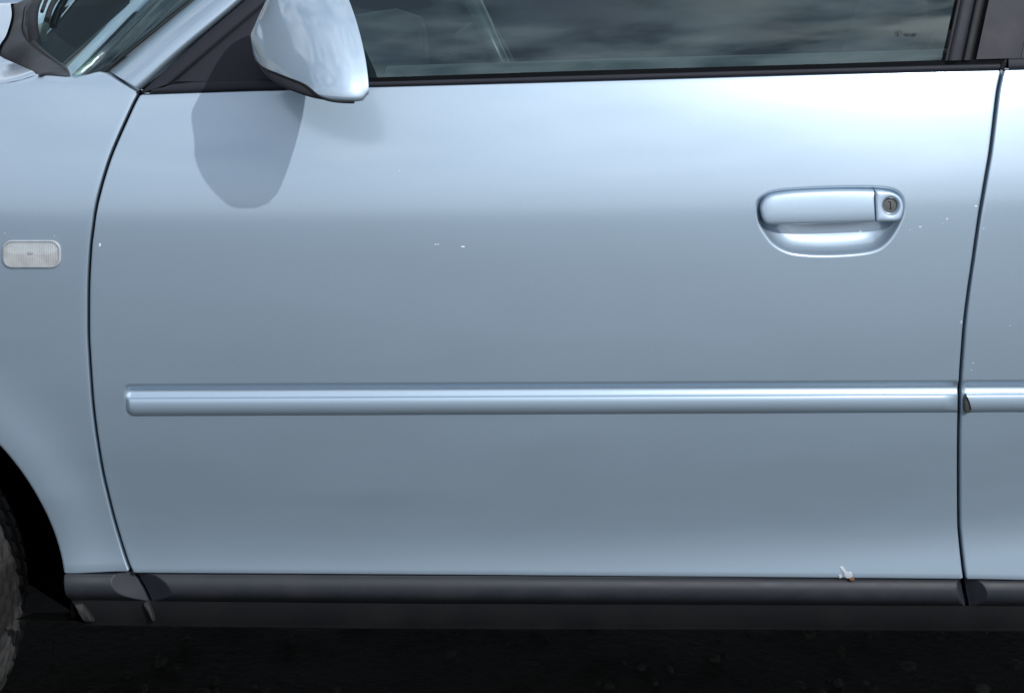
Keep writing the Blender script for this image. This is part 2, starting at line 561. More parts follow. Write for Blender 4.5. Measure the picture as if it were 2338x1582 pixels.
def resample(c, n, closed=True):
    c = np.array(c)
    if closed:
        c = np.vstack([c, c[:1]])
    s = np.concatenate([[0], np.cumsum(np.linalg.norm(np.diff(c, axis=0), axis=1))])
    t = np.linspace(0, s[-1], n + 1)[:-1] if closed else np.linspace(0, s[-1], n)
    return np.stack([np.interp(t, s, c[:, k]) for k in range(c.shape[1])], -1)

# ------------------------------------------------------------------ ground
GZ = -0.055
def build_ground():
    xs = np.unique(np.concatenate([[-300, -80, -25, -8], np.linspace(-3.2, 3.2, 150), [8, 25, 80, 300]]))
    ys = np.unique(np.concatenate([[-300, -80, -25, -8], np.linspace(-3.0, 3.4, 130), [8, 25, 80, 300]]))
    V = []
    for y in ys:
        for x in xs:
            a = mnoise.noise(Vector((x * 1.7, y * 1.7, 0))) * 0.012 + mnoise.noise(Vector((x * 7, y * 7, 3))) * 0.006 + mnoise.noise(Vector((x * 23, y * 23, 9))) * 0.0035
            V.append((x, y, GZ - 0.010 + (a if max(abs(x), abs(y)) < 5 else 0)))
    n = len(xs)
    F = [(j * n + i, j * n + i + 1, (j + 1) * n + i + 1, (j + 1) * n + i) for j in range(len(ys) - 1) for i in range(n - 1)]
    o = mesh_obj('ground', V, F, M['ground'])
    o['kind'] = 'structure'
    # loose grit and pebbles
    V, F = [], []
    ico = bmesh.new(); bmesh.ops.create_icosphere(ico, subdivisions=1, radius=1)
    iv = [v.co.copy() for v in ico.verts]; jf = [[v.index for v in fc.verts] for fc in ico.faces]; ico.free()
    for k in range(2600):
        x = random.uniform(-1.6, 1.6); y = random.uniform(-1.2, 1.6)
        r = 0.003 + 0.011 * random.random() ** 3
        b = len(V)
        sx, sy, sz = [random.uniform(0.6, 1.3) for _ in range(3)]
        an = random.uniform(0, 6.28)
        for c in iv:
            q = 1 + random.uniform(-.2, .2)
            px, py = c.x * sx * r * q, c.y * sy * r * q
            V.append((x + px * math.cos(an) - py * math.sin(an), y + px * math.sin(an) + py * math.cos(an), GZ - 0.006 + r * 0.4 + c.z * sz * r * 0.7 * q))
        F += [tuple(i + b for i in q) for q in jf]
    g = mesh_obj('gravel', V, F, M['stone'], None, False)
    g['kind'] = 'stuff'
    g['label'] = 'loose grey grit scattered on dark ground under the car'
    g['category'] = 'gravel'
build_ground()

# ------------------------------------------------------------------ the car
car = empty('car', (0, 0.85, GZ))
car['label'] = 'pale metallic blue hatchback seen close from its driver side'
car['category'] = 'car'
def part(o):
    """parent a part to the car, keeping the coordinates it was built in"""
    o.parent = car
    o.matrix_parent_inverse = Matrix.Translation(-Vector(car.location))
    return o

# ---- door skin with handle bowl and pressed groove
bowl_px = [(1726, 468), (1727.5, 490), (1733, 513), (1742.4, 531), (1761.8, 556.4), (1787.6, 573.6), (1819.8, 582.5), (1884.4, 586), (1959.7, 582),
           (2002.7, 573), (2028.5, 554.3), (2045.8, 530.6), (2057, 509), (2064, 490), (2066, 470), (2061, 450), (2046, 435), (2015, 428), (1950, 426), (1870, 428),
           (1800, 432), (1763, 437), (1741, 447), (1730, 457)]
BOWL = poly_xz(bowl_px + bowl_px[:1], 4)[:-1]
def groove(x, z, u0=286, end=1e9):
    """pressed channel above the rubbing strip"""
    u = x / S / (1 + f(x, z) / D) + 1169
    vv = 1382 - ((ZC + (z - ZC) / (1 + f(x, z) / D)) - 0.30) / S
    v = vv + (u - 290) * (8.6 / 1890)
    prof = np.interp(v, [876, 880, 884, 889, 894, 898, 902, 906.5, 910, 940, 948], [0, .0006, .0022, .0042, .0050, .0046, .0034, .0018, .0014, .0006, 0])
    a = np.clip((u - u0) / 9.0, 0, 1)
    return prof * a * a * (3 - 2 * a)
BP = spline([(-6, 0), (-3, 0.0), (-1, 0.08), (0.5, 0.5), (2, 1.9), (4, 5.0), (7, 9.2), (12, 14), (20, 18.6), (30, 21.5), (40, 22.5), (60, 22.6)], 8)
def f_door(x, z):
    y = f(x, z)
    d = sdf(BOWL, x, z)
    cup = np.interp(d * 1000, BP[:, 0], BP[:, 1]) * 0.001
    return y + cup + groove(x, z)

def frac(breaks, a, b):
    return (steps(breaks) - a) / (b - a)
xa, xb = float(gapL(0.86)), float(gapR(0.86))
hx0, hx1 = P(1712, 500)[0], P(2082, 500)[0]
zb0, zt0 = float(bottom(0.2)), float(belt(0.2))
z_of = lambda v: P(1200, v)[2]
door = part(panel('door', lambda z: gapL(z, 0.0046), lambda z: gapR(z, -0.0050), lambda x: bottom(x) + 0.002, lambda x: belt(x) - 0.0022, f_door,
                  frac([(xa, xa + 0.03, 0.0015), (xa + .03, xa + .13, .004), (xa + 0.13, hx0, 0.010), (hx0, hx1, 0.00115), (hx1, xb, 0.004)], xa, xb),
                  frac([(zb0, z_of(960), 0.006), (z_of(960), z_of(870), 0.0009), (z_of(870), z_of(604), 0.006), (z_of(604), z_of(418), 0.0012), (z_of(418), zt0, 0.005)], zb0, zt0),
                  M['paint'], folds={'L': (0.0024, 0.016), 'R': (0.0026, 0.016), 'B': (0.0018, 0.012), 'T': (0.0014, 0.02)}))
door['label'] = 'wide pale blue front door with pull handle and rubbing strip'

# ---- handle
gp = [(1993, 432.4), (1938, 431.6), (1873.6, 432.7), (1809, 436), (1766, 441.5), (1750, 448), (1741, 457), (1736, 468), (1735, 478), (1737, 490), (1741, 501), (1747, 507.5), (1754, 510), (1766, 510.3),
      (1830, 509.6), (1895, 508), (1995, 504.6)]
grip_xz = np.array([P(a, b)[[0, 2]] for a, b in list(spline(gp, 8)) + [(1994.6, 490), (1994, 470), (1993.4, 450)]])
grip_xz = resample(grip_xz, 150)
lp = [(1995.6, 432.8), (2008, 433), (2024, 435), (2038, 438.5), (2049, 444.5), (2056, 453), (2060, 464), (2060.8, 474), (2059, 486), (2055, 497), (2050, 501.5), (2042, 503), (2020, 503.8), (1997.8, 504.6)]
lock_xz = np.array([P(a, b)[[0, 2]] for a, b in list(spline(lp, 8)) + [(1997, 485), (1996.4, 460)]])
lock_xz = resample(lock_xz, 90)
def medial(o, squeeze=0.8, end=None):
    c = (o.max(0) + o.min(0)) / 2
    h = (o[:, 1].max() - o[:, 1].min()) / 2 * squeeze
    x0, x1 = o[:, 0].min() + h, o[:, 0].max() - h
    if x0 > x1:
        x0 = x1 = c[0]
    if end is not None:
        x1 = o[:, 0].max() - end
    m = o.copy()
    m[:, 0] = np.clip(o[:, 0], x0, x1)
    m[:, 1] = c[1] + (o[:, 1] - c[1]) * 0.02
    return m
fs = lambda x, z: float(f(x, z))
zh = P(1900, 470)[2]
fh = lambda x, z: float(f(x, zh)) + (z - zh) * 0.17
HPROF = [(0.08, 0.014), (0.0, 0.012), (0.0, 0.004), (0.0, -0.0050), (0.012, -0.0064), (0.035, -0.0076), (0.07, -0.0084), (0.14, -0.0092), (0.28, -0.0099), (0.5, -0.0105), (0.75, -0.0109), (1.0, -0.0110)]
handle = dome('door_handle', grip_xz, medial(grip_xz, end=0.0015), HPROF, fh, M['paint_plastic'], door)
handle['label'] = 'body-coloured pull handle over the scooped recess'
LPROF = [(0.10, 0.022), (0.0, 0.018), (0.0, 0.004), (0.0, -0.0050), (0.015, -0.0066), (0.05, -0.0080), (0.12, -0.0089), (0.3, -0.0096), (0.45, -0.0096), (0.6, -0.0100)]
lock_c = P(2031, 468.5)
cup_n = len(lock_xz)
mid_lock = np.tile(lock_c[[0, 2]], (cup_n, 1))
ang = np.arctan2(lock_xz[:, 1] - lock_c[2], lock_xz[:, 0] - lock_c[0])
circ = lambda r: np.stack([lock_c[0] + r * np.cos(ang), lock_c[2] + r * np.sin(ang)], -1)
rings = []
for t, h in LPROF[:-2]:
    q = lock_xz + (circ(0.0150) - lock_xz) * min(1, t * 1.7)
    rings.append([(a, fh(a, b) + h, b) for a, b in q])
for r, h in [(0.0148, -0.0092), (0.0138, -0.0090), (0.0126, -0.0078), (0.0114, -0.0056), (0.0106, -0.0030), (0.0103, 0.004)]:
    rings.append([(a, fh(a, b) + h, b) for a, b in circ(r)])
lock_cover = loft('lock_cover', rings, M['paint_plastic'], door, cap=False, sharp=60)
cyl = []
for r, h in [(0.0099, 0.004), (0.0099, -0.0022), (0.0092, -0.0030), (0.0005, -0.0032)]:
    cyl.append([(lock_c[0] + r * math.cos(a), lock_c[1] + h, lock_c[2] + r * math.sin(a)) for a in np.linspace(0, 2 * math.pi, 40, endpoint=False)])
lock_cyl = loft('lock_cylinder', cyl, M['metal'], door, sharp=30)
def slab(name, pts, y0, y1, mat, parent, bevel=False):
    a = [(x, y0, z) for x, z in pts]; b = [(x, y1, z) for x, z in pts]
    return loft(name, [a, b], mat, parent, sharp=30)
kx, kz, ky = lock_c[0], lock_c[2], lock_c[1]
slab('keyhole', [(kx - .0008, kz - .0058), (kx + .0016, kz - .0058), (kx + .0016, kz + .0058), (kx - .0030, kz + .0058), (kx - .0030, kz + .0046), (kx + .0002, kz + .0046), (kx + .0002, kz - .0046), (kx - .0008, kz - .0046)],
     ky - .0036, ky + .0005, M['rubber'], door)

# ---- rubbing strips
def moulding(name, u0, u1, parent, left_round=True, right_trim=0.0):
    us = np.concatenate([np.linspace(u0, u0 + 24, 26), np.linspace(u0 + 30, u1, 60)])
    prof = [(0.0, 0.002), (0.0, -0.0016), (0.02, -0.0036), (0.06, -0.0050), (0.13, -0.0059), (0.25, -0.0067), (0.42, -0.0073), (0.58, -0.0074), (0.72, -0.0070), (0.84, -0.0060), (0.92, -0.0043), (0.97, -0.0020), (1.0, 0.002)]
    rings = []
    for u in us:
        dv = (u - 290) * (-8.6 / 1890)
        vt, vb = 908.3 + dv, 950.5 + dv
        sc = 1.0
        if left_round:
            d = (u - u0)
            if d < 20:
                vb -= 20 - math.sqrt(max(0, 400 - (20 - d) ** 2)) * 1.0
            if d < 4:
                vt += (4 - math.sqrt(max(0, 16 - (4 - d) ** 2)))
            if d < 9:
                sc = math.sqrt(max(0.0, 1 - (1 - d / 9) ** 2))
        rings.append([P(u, vt + (vb - vt) * t, h * (sc if h < 0 else 1) + 0.0005) for t, h in prof])
    return loft(name, rings, M['paint_plastic'], parent, cap=True, sharp=70)
strip = moulding('rubbing_strip', 289, 2186, door)
quarter_strip_u0 = 2205

# ---- rear quarter panel
XR_END = 1.75
def f_quarter(x, z):
    return f(x, z) + groove(x, z, u0=2196)
quarter = part(panel('rear_quarter_panel', lambda z: gapR(z, 0.0050), lambda z: np.full_like(z, XR_END), lambda x: bottom(x) + 0.002, lambda x: belt(x) - 0.0022, f_quarter,
                     np.concatenate([np.linspace(0, 0.05, 30), np.linspace(0.06, 1, 60)]),
                     frac([(zb0, z_of(960), 0.006), (z_of(960), z_of(866), 0.0009), (z_of(866), zt0, 0.006)], zb0, zt0),
                     M['paint'], folds={'L': (0.0026, 0.016), 'B': (0.0018, 0.012), 'T': (0.0014, 0.02), 'R': (0.003, 0.02)}))
moulding('rubbing_strip', quarter_strip_u0 + 2, 3600, quarter, left_round=False)
# plastic end plug of the rear strip
pl = [(2199, 912), (2203.4, 899), (2205.5, 903), (2208.5, 911), (2213, 926), (2214.5, 930), (2213, 937), (2206, 939), (2201, 937), (2199, 925)]
plug_xz = resample(np.array([P(a, b)[[0, 2]] for a, b in spline(pl + pl[:1], 4)[:-1]]), 40)
dome('strip_end_plug', plug_xz, medial(plug_xz), [(0.0, .002), (0.0, -.0080), (0.2, -.0094), (1.0, -.0098)], fs, M['plug'], quarter)
pk = [(2203.5, 899), (2206.5, 903.5), (2210, 912), (2213.5, 925), (2214.6, 929.5), (2211.5, 931.5), (2209, 922), (2206, 911), (2202.5, 906)]
pk_xz = resample(np.array([P(a, b)[[0, 2]] for a, b in pk]), 30)
dome('strip_end_lip', pk_xz, medial(pk_xz), [(0.0, .002), (0.0, -.0102), (1.0, -.0104)], fs, M['rubber'], quarter)

# ---- front fender
fen_top_px = [(-1300, 420), (-900, 330), (-500, 258), (-250, 223), (-100, 205), (0, 192), (32, 187.5), (60, 180), (76, 174.5), (83, 171.5), (92, 172), (121, 174.8), (156, 176.6), (195, 172), (214, 167), (224, 165), (232, 164.5),
              (240, 167.5), (260, 180), (290, 198), (312, 211)]
fen_top = line_z(fen_top_px, 5)
X_FRONT = -1.75
ax, az = ARCH_C
zmid = az + ARCH_R - 1e-6
phi0 = math.asin((float(bottom(-0.63)) - az) / ARCH_R)
qa = np.array([(math.sin(a) * ARCH_R + az) for a in np.linspace(phi0, math.pi / 2, 40)])
qa = (qa - qa[0]) / (qa[-1] - qa[0])
pa = np.linspace(0, 1, 64) ** 1.15
arch_x = lambda z: ax + np.sqrt(np.maximum(ARCH_R ** 2 - (np.minimum(z, zmid) - az) ** 2, 0))
arch_xl = lambda z: ax - np.sqrt(np.maximum(ARCH_R ** 2 - (np.minimum(z, zmid) - az) ** 2, 0))
FO = {'L': (0.004, 0.030), 'R': (0.0022, 0.016), 'B': (0.0015, 0.012)}
gl_f = lambda z: gapL(z, -0.0042)
fender = panel('front_fender', arch_x, gl_f, lambda x: np.full_like(x, float(bottom(-0.6)) + 0.002), lambda x: np.full_like(x, zmid), f, pa, qa, M['paint'], None, FO)
p2 = panel('tmp_a', lambda z: np.full_like(z, ax), gl_f, lambda x: np.full_like(x, zmid), lambda x: fen_top(x) - 0.002, f, pa, np.linspace(0, 1, 80), M['paint'], None, {'R': (0.0022, 0.016), 'T': (0.0018, 0.02)})
p3 = panel('tmp_b', lambda z: np.full_like(z, X_FRONT), lambda z: np.full_like(z, ax), lambda x: np.full_like(x, zmid), lambda x: fen_top(x) - 0.002, f, np.linspace(0, 1, 40), np.linspace(0, 1, 80), M['paint'], None, {'L': (.003, .02), 'T': (0.0018, 0.02)})
p4 = panel('tmp_c', lambda z: np.full_like(z, X_FRONT), arch_xl, lambda x: np.full_like(x, float(bottom(-0.6)) + 0.002), lambda x: np.full_like(x, zmid), f, np.linspace(0, 1, 40), qa, M['paint'], None, {'L': (.003, .02), 'R': (0.004, 0.03), 'B': (.0015, .012)})
bm = bmesh.new()
for o in (fender, p2, p3, p4):
    bm.from_mesh(o.data)
bmesh.ops.remove_doubles(bm, verts=bm.verts, dist=4e-5)
bm.to_mesh(fender.data); bm.free()
for o in (p2, p3, p4):
    bpy.data.objects.remove(o)
fender.data.polygons.foreach_set('use_smooth', [True] * len(fender.data.polygons))
fender = part(fender)

# ---- side repeater lamp
def rrect(u0, u1, v0, v1, r, n=10):
    pts = []
    for cx, cy, a0 in [(u1 - r, v0 + r, -90), (u1 - r, v1 - r, 0), (u0 + r, v1 - r, 90), (u0 + r, v0 + r, 180)]:
        for k in range(n + 1):
            a = math.radians(a0 + 90 * k / n)
            pts.append((cx + r * math.cos(a), cy + r * math.sin(a)))
    return pts
rep_o = resample(np.array([P(a, b)[[0, 2]] for a, b in rrect(5, 139.5, 548.5, 612, 22)]), 96)
rep_i = resample(np.array([P(a, b)[[0, 2]] for a, b in rrect(9.5, 134, 551.5, 608.5, 20)]), 96)
def ring(o, h): return [(a, fs(a, b) + h, b) for a, b in o]
mixr = lambda t: rep_o + (rep_i - rep_o) * t
repeater = part(loft('side_repeater', [ring(mixr(0), .003), ring(mixr(0.0), -.0010), ring(mixr(0.3), -.0028), ring(mixr(0.7), -.0032), ring(mixr(1.0), -.0022), ring(mixr(1.15), .004)], M['rep_rim'], None, cap=False))
repeater['label'] = 'small clear side indicator lamp on the fender'
rm = medial(rep_i)
sh = lambda t: rep_i + (rm - rep_i) * t
loft('reflector', [ring(sh(0.0), -.0005), ring(sh(0.10), .005), ring(sh(0.25), .0095), ring(sh(0.45), .013), ring(sh(0.7), .0155), ring(sh(1.0), .0165)], M['chrome'], repeater, cap=True)
loft('lens', [ring(sh(-0.02), .002), ring(sh(0.0), -.0035), ring(sh(0.10), -.0062), ring(sh(0.25), -.0080), ring(sh(0.55), -.0094), ring(sh(1.0), -.0098)], M['lens'], repeater, cap=True)
bc = P(70, 582)
rr = []
for t in np.linspace(0, math.pi, 9):
    rr.append([(bc[0] + .011 * math.cos(t), bc[1] + .004 + .005 * math.sin(t) * math.cos(a), bc[2] + .002 + .005 * math.sin(t) * math.sin(a)) for a in np.linspace(0, 2 * math.pi, 16, endpoint=False)])
loft('bulb', rr, M['bulb'], repeater, cap=False)
# ---- lower cladding (moves with each panel) and fixed sill
SKP = spline(list(zip([1300, 1312, 1316, 1322, 1334, 1348, 1360, 1370, 1380, 1389, 1396, 1402], [.006, .005, -.001, -.0055, -.0088, -.0092, -.0068, -.0020, .005, .0125, .020, .030])), 10)
def f_skirt(x, z, base=f):
    u = x / S / (1 + f(x, z) / D) + 1169
    vv = 1382 - ((ZC + (z - ZC) / (1 + f(x, z) / D)) - 0.30) / S
    v = vv - (u - 900) * 0.0085
    h = np.interp(v, SKP[:, 0], SKP[:, 1])
    return f(x, np.full_like(z, 0.345)) + h
    h = np.interp(v, [1300, 1312, 1315, 1320, 1332, 1346, 1358, 1368, 1378, 1388, 1396, 1402], [.006, .005, -.001, -.0055, -.0085, -.0092, -.0070, -.0025, .004, .012, .020, .030])
    return f(x, np.full_like(z, 0.345)) + h
sk_top = lambda x: bottom(x) - 0.0022
sk_bot = line_z([(150, 1388), (354, 1391), (900, 1397), (1700, 1402), (2338, 1407)])
def ends(lg=None, rg=None, ls=0.75, rs=0.75):
    def fn(x, z):
        y = f_skirt(x, z)
        y0 = f(x, np.full_like(z, 0.345))
        if lg is not None:
            y = np.maximum(y, y0 + 0.014 - (x - lg(z)) * ls)
        if rg is not None:
            y = np.maximum(y, y0 + 0.014 - (rg(z) - x) * rs)
        return y
    return fn
sk_p = np.concatenate([np.linspace(0, .05, 34), np.linspace(.06, .95, 70), np.linspace(.955, 1, 34)])
sk_q = np.linspace(0, 1, 44)
gl_s = lambda z: gapL(z)
panel('door_cladding', lambda z: gapL(z, 0.0035), lambda z: gapR(z, -0.004), sk_bot, sk_top, ends(lg=lambda z: gapL(z, .0035), rg=lambda z: gapR(z, -.004), ls=.55, rs=2.2), sk_p, sk_q, M['skirt'], door,
      {'L': (0.001, 0.02), 'R': (0.001, .02), 'B': (0.001, 0.01), 'T': (0.001, .006)}, sharp=35)
fr_edge = curve_x(np.array([P(a, b)[[0, 2]] for a, b in [(149, 1300), (150, 1313), (153, 1357), (161, 1390), (172, 1412), (184, 1437)]]))
panel('fender_cladding', lambda z: fr_edge(z), lambda z: gapL(z, -0.003), sk_bot, sk_top, ends(rg=lambda z: gapL(z, -.003), rs=.75), np.linspace(0, 1, 70), sk_q, M['skirt'], fender,
      {'L': (0.002, 0.03), 'R': (0.001, .02), 'B': (0.001, 0.01), 'T': (0.001, .006)}, sharp=35)
panel('quarter_cladding', lambda z: gapR(z, 0.004), lambda z: np.full_like(z, XR_END), sk_bot, sk_top, ends(lg=lambda z: gapR(z, .004), ls=.9), np.concatenate([np.linspace(0, .06, 50), np.linspace(.065, 1, 50)]), sk_q, M['skirt'], quarter,
      {'L': (0.001, 0.02), 'B': (0.001, 0.01), 'T': (0.001, .006)}, sharp=35)
sill_bot = line_z([(184, 1447), (354, 1449), (900, 1455), (1700, 1459), (2338, 1465)])
def f_sill(x, z):
    t = (z - sill_bot(x)) / 0.035
    return f(x, np.full_like(z, 0.345)) + 0.012 + 0.006 * (1 - np.clip(t, 0, 1)) ** 2 * 1.5
sill = part(panel('sill', lambda z: fr_edge(z), lambda z: np.full_like(z, XR_END), sill_bot, lambda x: sk_bot(x) + 0.004, f_sill, np.linspace(0, 1, 160), np.linspace(0, 1, 14), M['sill'], None,
                  {'L': (0.003, 0.06), 'B': (0.005, 0.10)}, sharp=50))
# small light end tabs on the sill
def tab(name, pts, off, mat, parent):
    c = resample(np.array([P(a, b)[[0, 2]] for a, b in pts]), 40)
    yb = lambda x, z: float(f(x, 0.345)) + off
    return dome(name, c, medial(c), [(0, .012), (0, 0), (0.15, -.003), (1, -.0035)], yb, mat, parent)
M['clip'] = mat_plastic('dull_clip_plastic', (0.017, 0.017, 0.017), 0.7)
tab('sill_end_tab', [(164.5, 1390), (181, 1389), (188, 1396), (197, 1412), (206, 1434), (185, 1434), (172, 1410)], 0.010, M['clip'], sill)
tab('sill_clip', [(323, 1387), (330, 1383), (337, 1388), (341, 1400), (345, 1414), (347, 1432), (343, 1430), (336, 1414), (328, 1400)], 0.008, M['clip'], sill)

# ---- black backing sheet added to keep the panel gaps dark, wheel arch liner, floor pan
xs = np.linspace(-0.62, XR_END, 60); zs = np.linspace(0.27, 1.02, 30)
V = []
for z in zs:
    for x in xs:
        zz_ = 0.27 + (z - 0.27) / 0.75 * (float(belt(x)) - 0.004 - 0.27)
        V.append((x, float(f(x, zz_)) + 0.045 + (0.02 if zz_ < .36 else 0), zz_))
F = [(j * 60 + i, j * 60 + i + 1, (j + 1) * 60 + i + 1, (j + 1) * 60 + i) for j in range(29) for i in range(59)]
part(mesh_obj('gap_backing', V, F, M['dark']))
# liner: a half drum over the wheel
V, F = [], []
na = 40
for j, (yy, rr_) in enumerate([(0.022, ARCH_R - 0.002), (0.05, ARCH_R + 0.03), (0.42, ARCH_R + 0.03), (0.42, 0.02)]):
    for i in range(na + 1):
        a = math.radians(-40 + 260 * i / na)
        xx_, zz_ = ax + rr_ * math.cos(a), max(az + rr_ * math.sin(a), 0.27 if j < 2 else 0.09)
        V.append((xx_, yy if j > 1 else float(f(xx_, max(zz_, .3))) + (0.020 if j == 0 else 0.045), zz_))
for j in range(3):
    for i in range(na):
        F.append((j * (na + 1) + i, j * (na + 1) + i + 1, (j + 1) * (na + 1) + i + 1, (j + 1) * (na + 1) + i))
part(mesh_obj('wheel_arch_liner', V, F, M['dark']))
part(box('floor_pan', (-0.62, 0.24, 0.215), (XR_END, 1.62, 0.25), M['dark'], None, 0.01))
part(box('front_underbody', (-1.75, 0.44, 0.20), (-0.625, 1.28, 0.60), M['dark'], None, 0.02))
part(box('bulkhead', (-0.615, 0.10, 0.26), (-0.585, 1.60, 0.98), M['dark'], None))

# ---- far side of the body
YF = 1.72
xs = np.linspace(X_FRONT, XR_END, 40); zs = np.linspace(0.26, 1.05, 24)
V = [(x, YF - float(f(x, z)), z) for z in zs for x in xs]
F = [(j * 40 + i, (j + 1) * 40 + i, (j + 1) * 40 + i + 1, j * 40 + i + 1) for j in range(23) for i in range(39)]
part(mesh_obj('far_body_side', V, F, M['paint']))

# ------------------------------------------------------------------ greenhouse
def H(x, z):
    zb = belt(x)
    dz = z - zb
    return f(x, zb) + 0.006 + dz * 0.24 + np.maximum(dz, 0) ** 2 * 0.55
def Ph(u, v, off=0.0):
    return on(H, u, v, off)

def ribbon(name, left, right, off, mat, parent, crown=0.0, depth=0.012, nseg=8, nlen=None, fn=None, rise=(0, 0)):
    """strip between two pixel polylines lying on the greenhouse surface, with rounded edges"""
    fn = fn or H
    nlen = nlen or 24
    Lp = resample(np.array(left, float), nlen, False); Rp = resample(np.array(right, float), nlen, False)
    rings = []
    for a, b in zip(Lp, Rp):
        r = []
        for k in range(nseg + 1):
            t = k / nseg
            q = a + (b - a) * t
            o = off + rise[0] * (1 - t) + rise[1] * t - crown * (1 - (2 * t - 1) ** 4)
            r.append(on(fn, q[0], q[1], o))
        e0 = on(fn, a[0], a[1], off + rise[0] + depth); e1 = on(fn, b[0], b[1], off + rise[1] + depth)
        rings.append([e0] + r + [e1])
    return loft(name, rings, mat, parent, cap=False, sharp=50, closed=False)

# belt seal (two-tone): lower trim strip and the dark lip wiping the glass
pt_u = [330, 460, 600, 840, 1070, 1300, 1600, 1900, 2100, 2283]
paint_v = lambda u: np.interp(u, [330, 600, 840, 1300, 1900, 2285, 2338], [216, 207, 199.5, 187, 169.5, 160.2, 158.5])
glass_v = lambda u: np.interp(u, [400, 565, 845, 1300, 1900, 2157, 2290], [186.5, 181, 178, 163, 146, 137.5, 134])
seal_u = np.linspace(345, 2284, 60)
belt_trim = ribbon('belt_trim', [(u, paint_v(u) - 0.6) for u in seal_u], [(u, paint_v(u) * .45 + glass_v(u) * .55) for u in seal_u], 0.0, M['trim'], door, crown=0.003, nlen=60, rise=(-0.003, -0.004))
ribbon('glass_lip', [(u, paint_v(u) * .45 + glass_v(u) * .55 + 0.8) for u in seal_u], [(u, glass_v(u)) for u in seal_u], 0.002, M['rubber'], door, crown=0.0, nlen=60, rise=(0.004, -0.002))
qu = np.linspace(2303, 3300, 20)
ribbon('quarter_belt_trim', [(u, paint_v(2338) - 0.6 - (u - 2338) * .03) for u in qu], [(u, 134 - (u - 2303) * .03) for u in qu], 0.0, M['trim'], quarter, crown=0.003, nlen=20, rise=(-.003, -.003))
# black rubber block at the end of the belt seal
eb = [(2284, 160), (2283.5, 152), (2288, 142), (2294, 133), (2301, 127.5), (2301.5, 136), (2299, 148), (2294, 158.5)]
ec = resample(np.array([Ph(a, b)[[0, 2]] for a, b in eb]), 30)
dome('belt_end_block', ec, medial(ec), [(0, .03), (0, .001), (.3, -.001), (1, -.0015)], lambda x, z: float(H(x, z)), M['rubber'], quarter)

# side glass
def glass_sheet(name, left, right, off, mat, parent, n=24, m=24):
    Lp = resample(np.array(left, float), n, False); Rp = resample(np.array(right, float), n, False)
    V = []
    for a, b in zip(Lp, Rp):
        for k in range(m + 1):
            q = a + (b - a) * k / m
            V.append(on(H, q[0], q[1], off))
    F = [(j * (m + 1) + i, j * (m + 1) + i + 1, (j + 1) * (m + 1) + i + 1, (j + 1) * (m + 1) + i) for j in range(n - 1) for i in range(m)]
    return mesh_obj(name, V, F, mat, parent)
TOPV = -430
# outline of the window's left (front) edge follows the sail panel, then the pillar
pane = glass_sheet('window_pane', [(600, 195), (740, 0), (1020, TOPV)], [(2150, 160), (2187, 0), (2275, TOPV)], 0.006, M['glass'], door)
# rear edge of the door glass: run channel, frame cover, second seal, pillar cover
def up(u, v0, du=0.2144):  # edge lines lean towards the rear
    return [(u, v0), (u + (v0 - 0) * du, 0), (u + (v0 - TOPV) * du, TOPV)]
ribbon('glass_run_channel', up(2157, 139), up(2165.5, 139), -0.002, M['rubber'], door, crown=0.001, depth=.02)
ribbon('window_frame_cover', up(2165.5, 139), up(2196, 138), -0.004, M['trim'], door, crown=0.003, depth=.02)
ribbon('frame_seal', up(2197, 138), up(2219, 138), -0.001, M['rubber'], door, crown=0.004, depth=.02)
ribbon('pillar_groove', up(2219, 137), up(2229, 137), 0.010, M['rubber'], quarter, crown=0.0, depth=.01)
ribbon('pillar_cover', up(2229, 136), up(2330, 133), -0.002, M['pillar'], quarter, crown=0.0015, depth=.02, nseg=12)
ribbon('quarter_glass_cover', up(2331, 133), up(3300, 105), -0.002, M['pillar'], quarter, crown=0.004, depth=.02, nseg=16)

# ---- mirror sail panel and frame
sail_l = [(392, 189), (470, 122), (556, 50), (618, 0), (700, -68)]
sail_r = [(640, 187), (665, 150), (720, 60), (758, 0), (790, -60)]
sail = ribbon('mirror_sail', [(400, 187), (420, 168), (470, 124), (556, 52), (620, 0), (700, -68)], [(640, 183), (655, 165), (690, 120), (728, 60), (762, 0), (795, -60)], -0.001, M['trim'], door, crown=0.002, depth=.02, nseg=20, nlen=30)
# window frame along the A-pillar
fr_l = [(322, 213), (345, 190), (378, 160), (420, 122), (470, 78), (520, 36), (560, 2), (640, -66), (1060, TOPV)]
fr_r = [(392, 190), (401, 184), (425, 163), (474, 121), (528, 75), (576, 34), (616, 0), (694, -66), (1100, TOPV)]
ribbon('window_frame', fr_l, fr_r, -0.004, M['trim'], door, crown=0.004, depth=.03, nlen=40)
ribbon('sail_seam', fr_r, [(a + 3.0, b + 1.2) for a, b in fr_r], -0.002, M['rubber'], door, crown=0, depth=.02, nseg=2, nlen=40)
ribbon('frame_foot', [(340, 214), (420, 211), (520, 208), (600, 206), (660, 204)], [(392, 192), (440, 187), (520, 184), (600, 182), (660, 181)], -0.004, M['trim'], door, crown=.003, depth=.02)

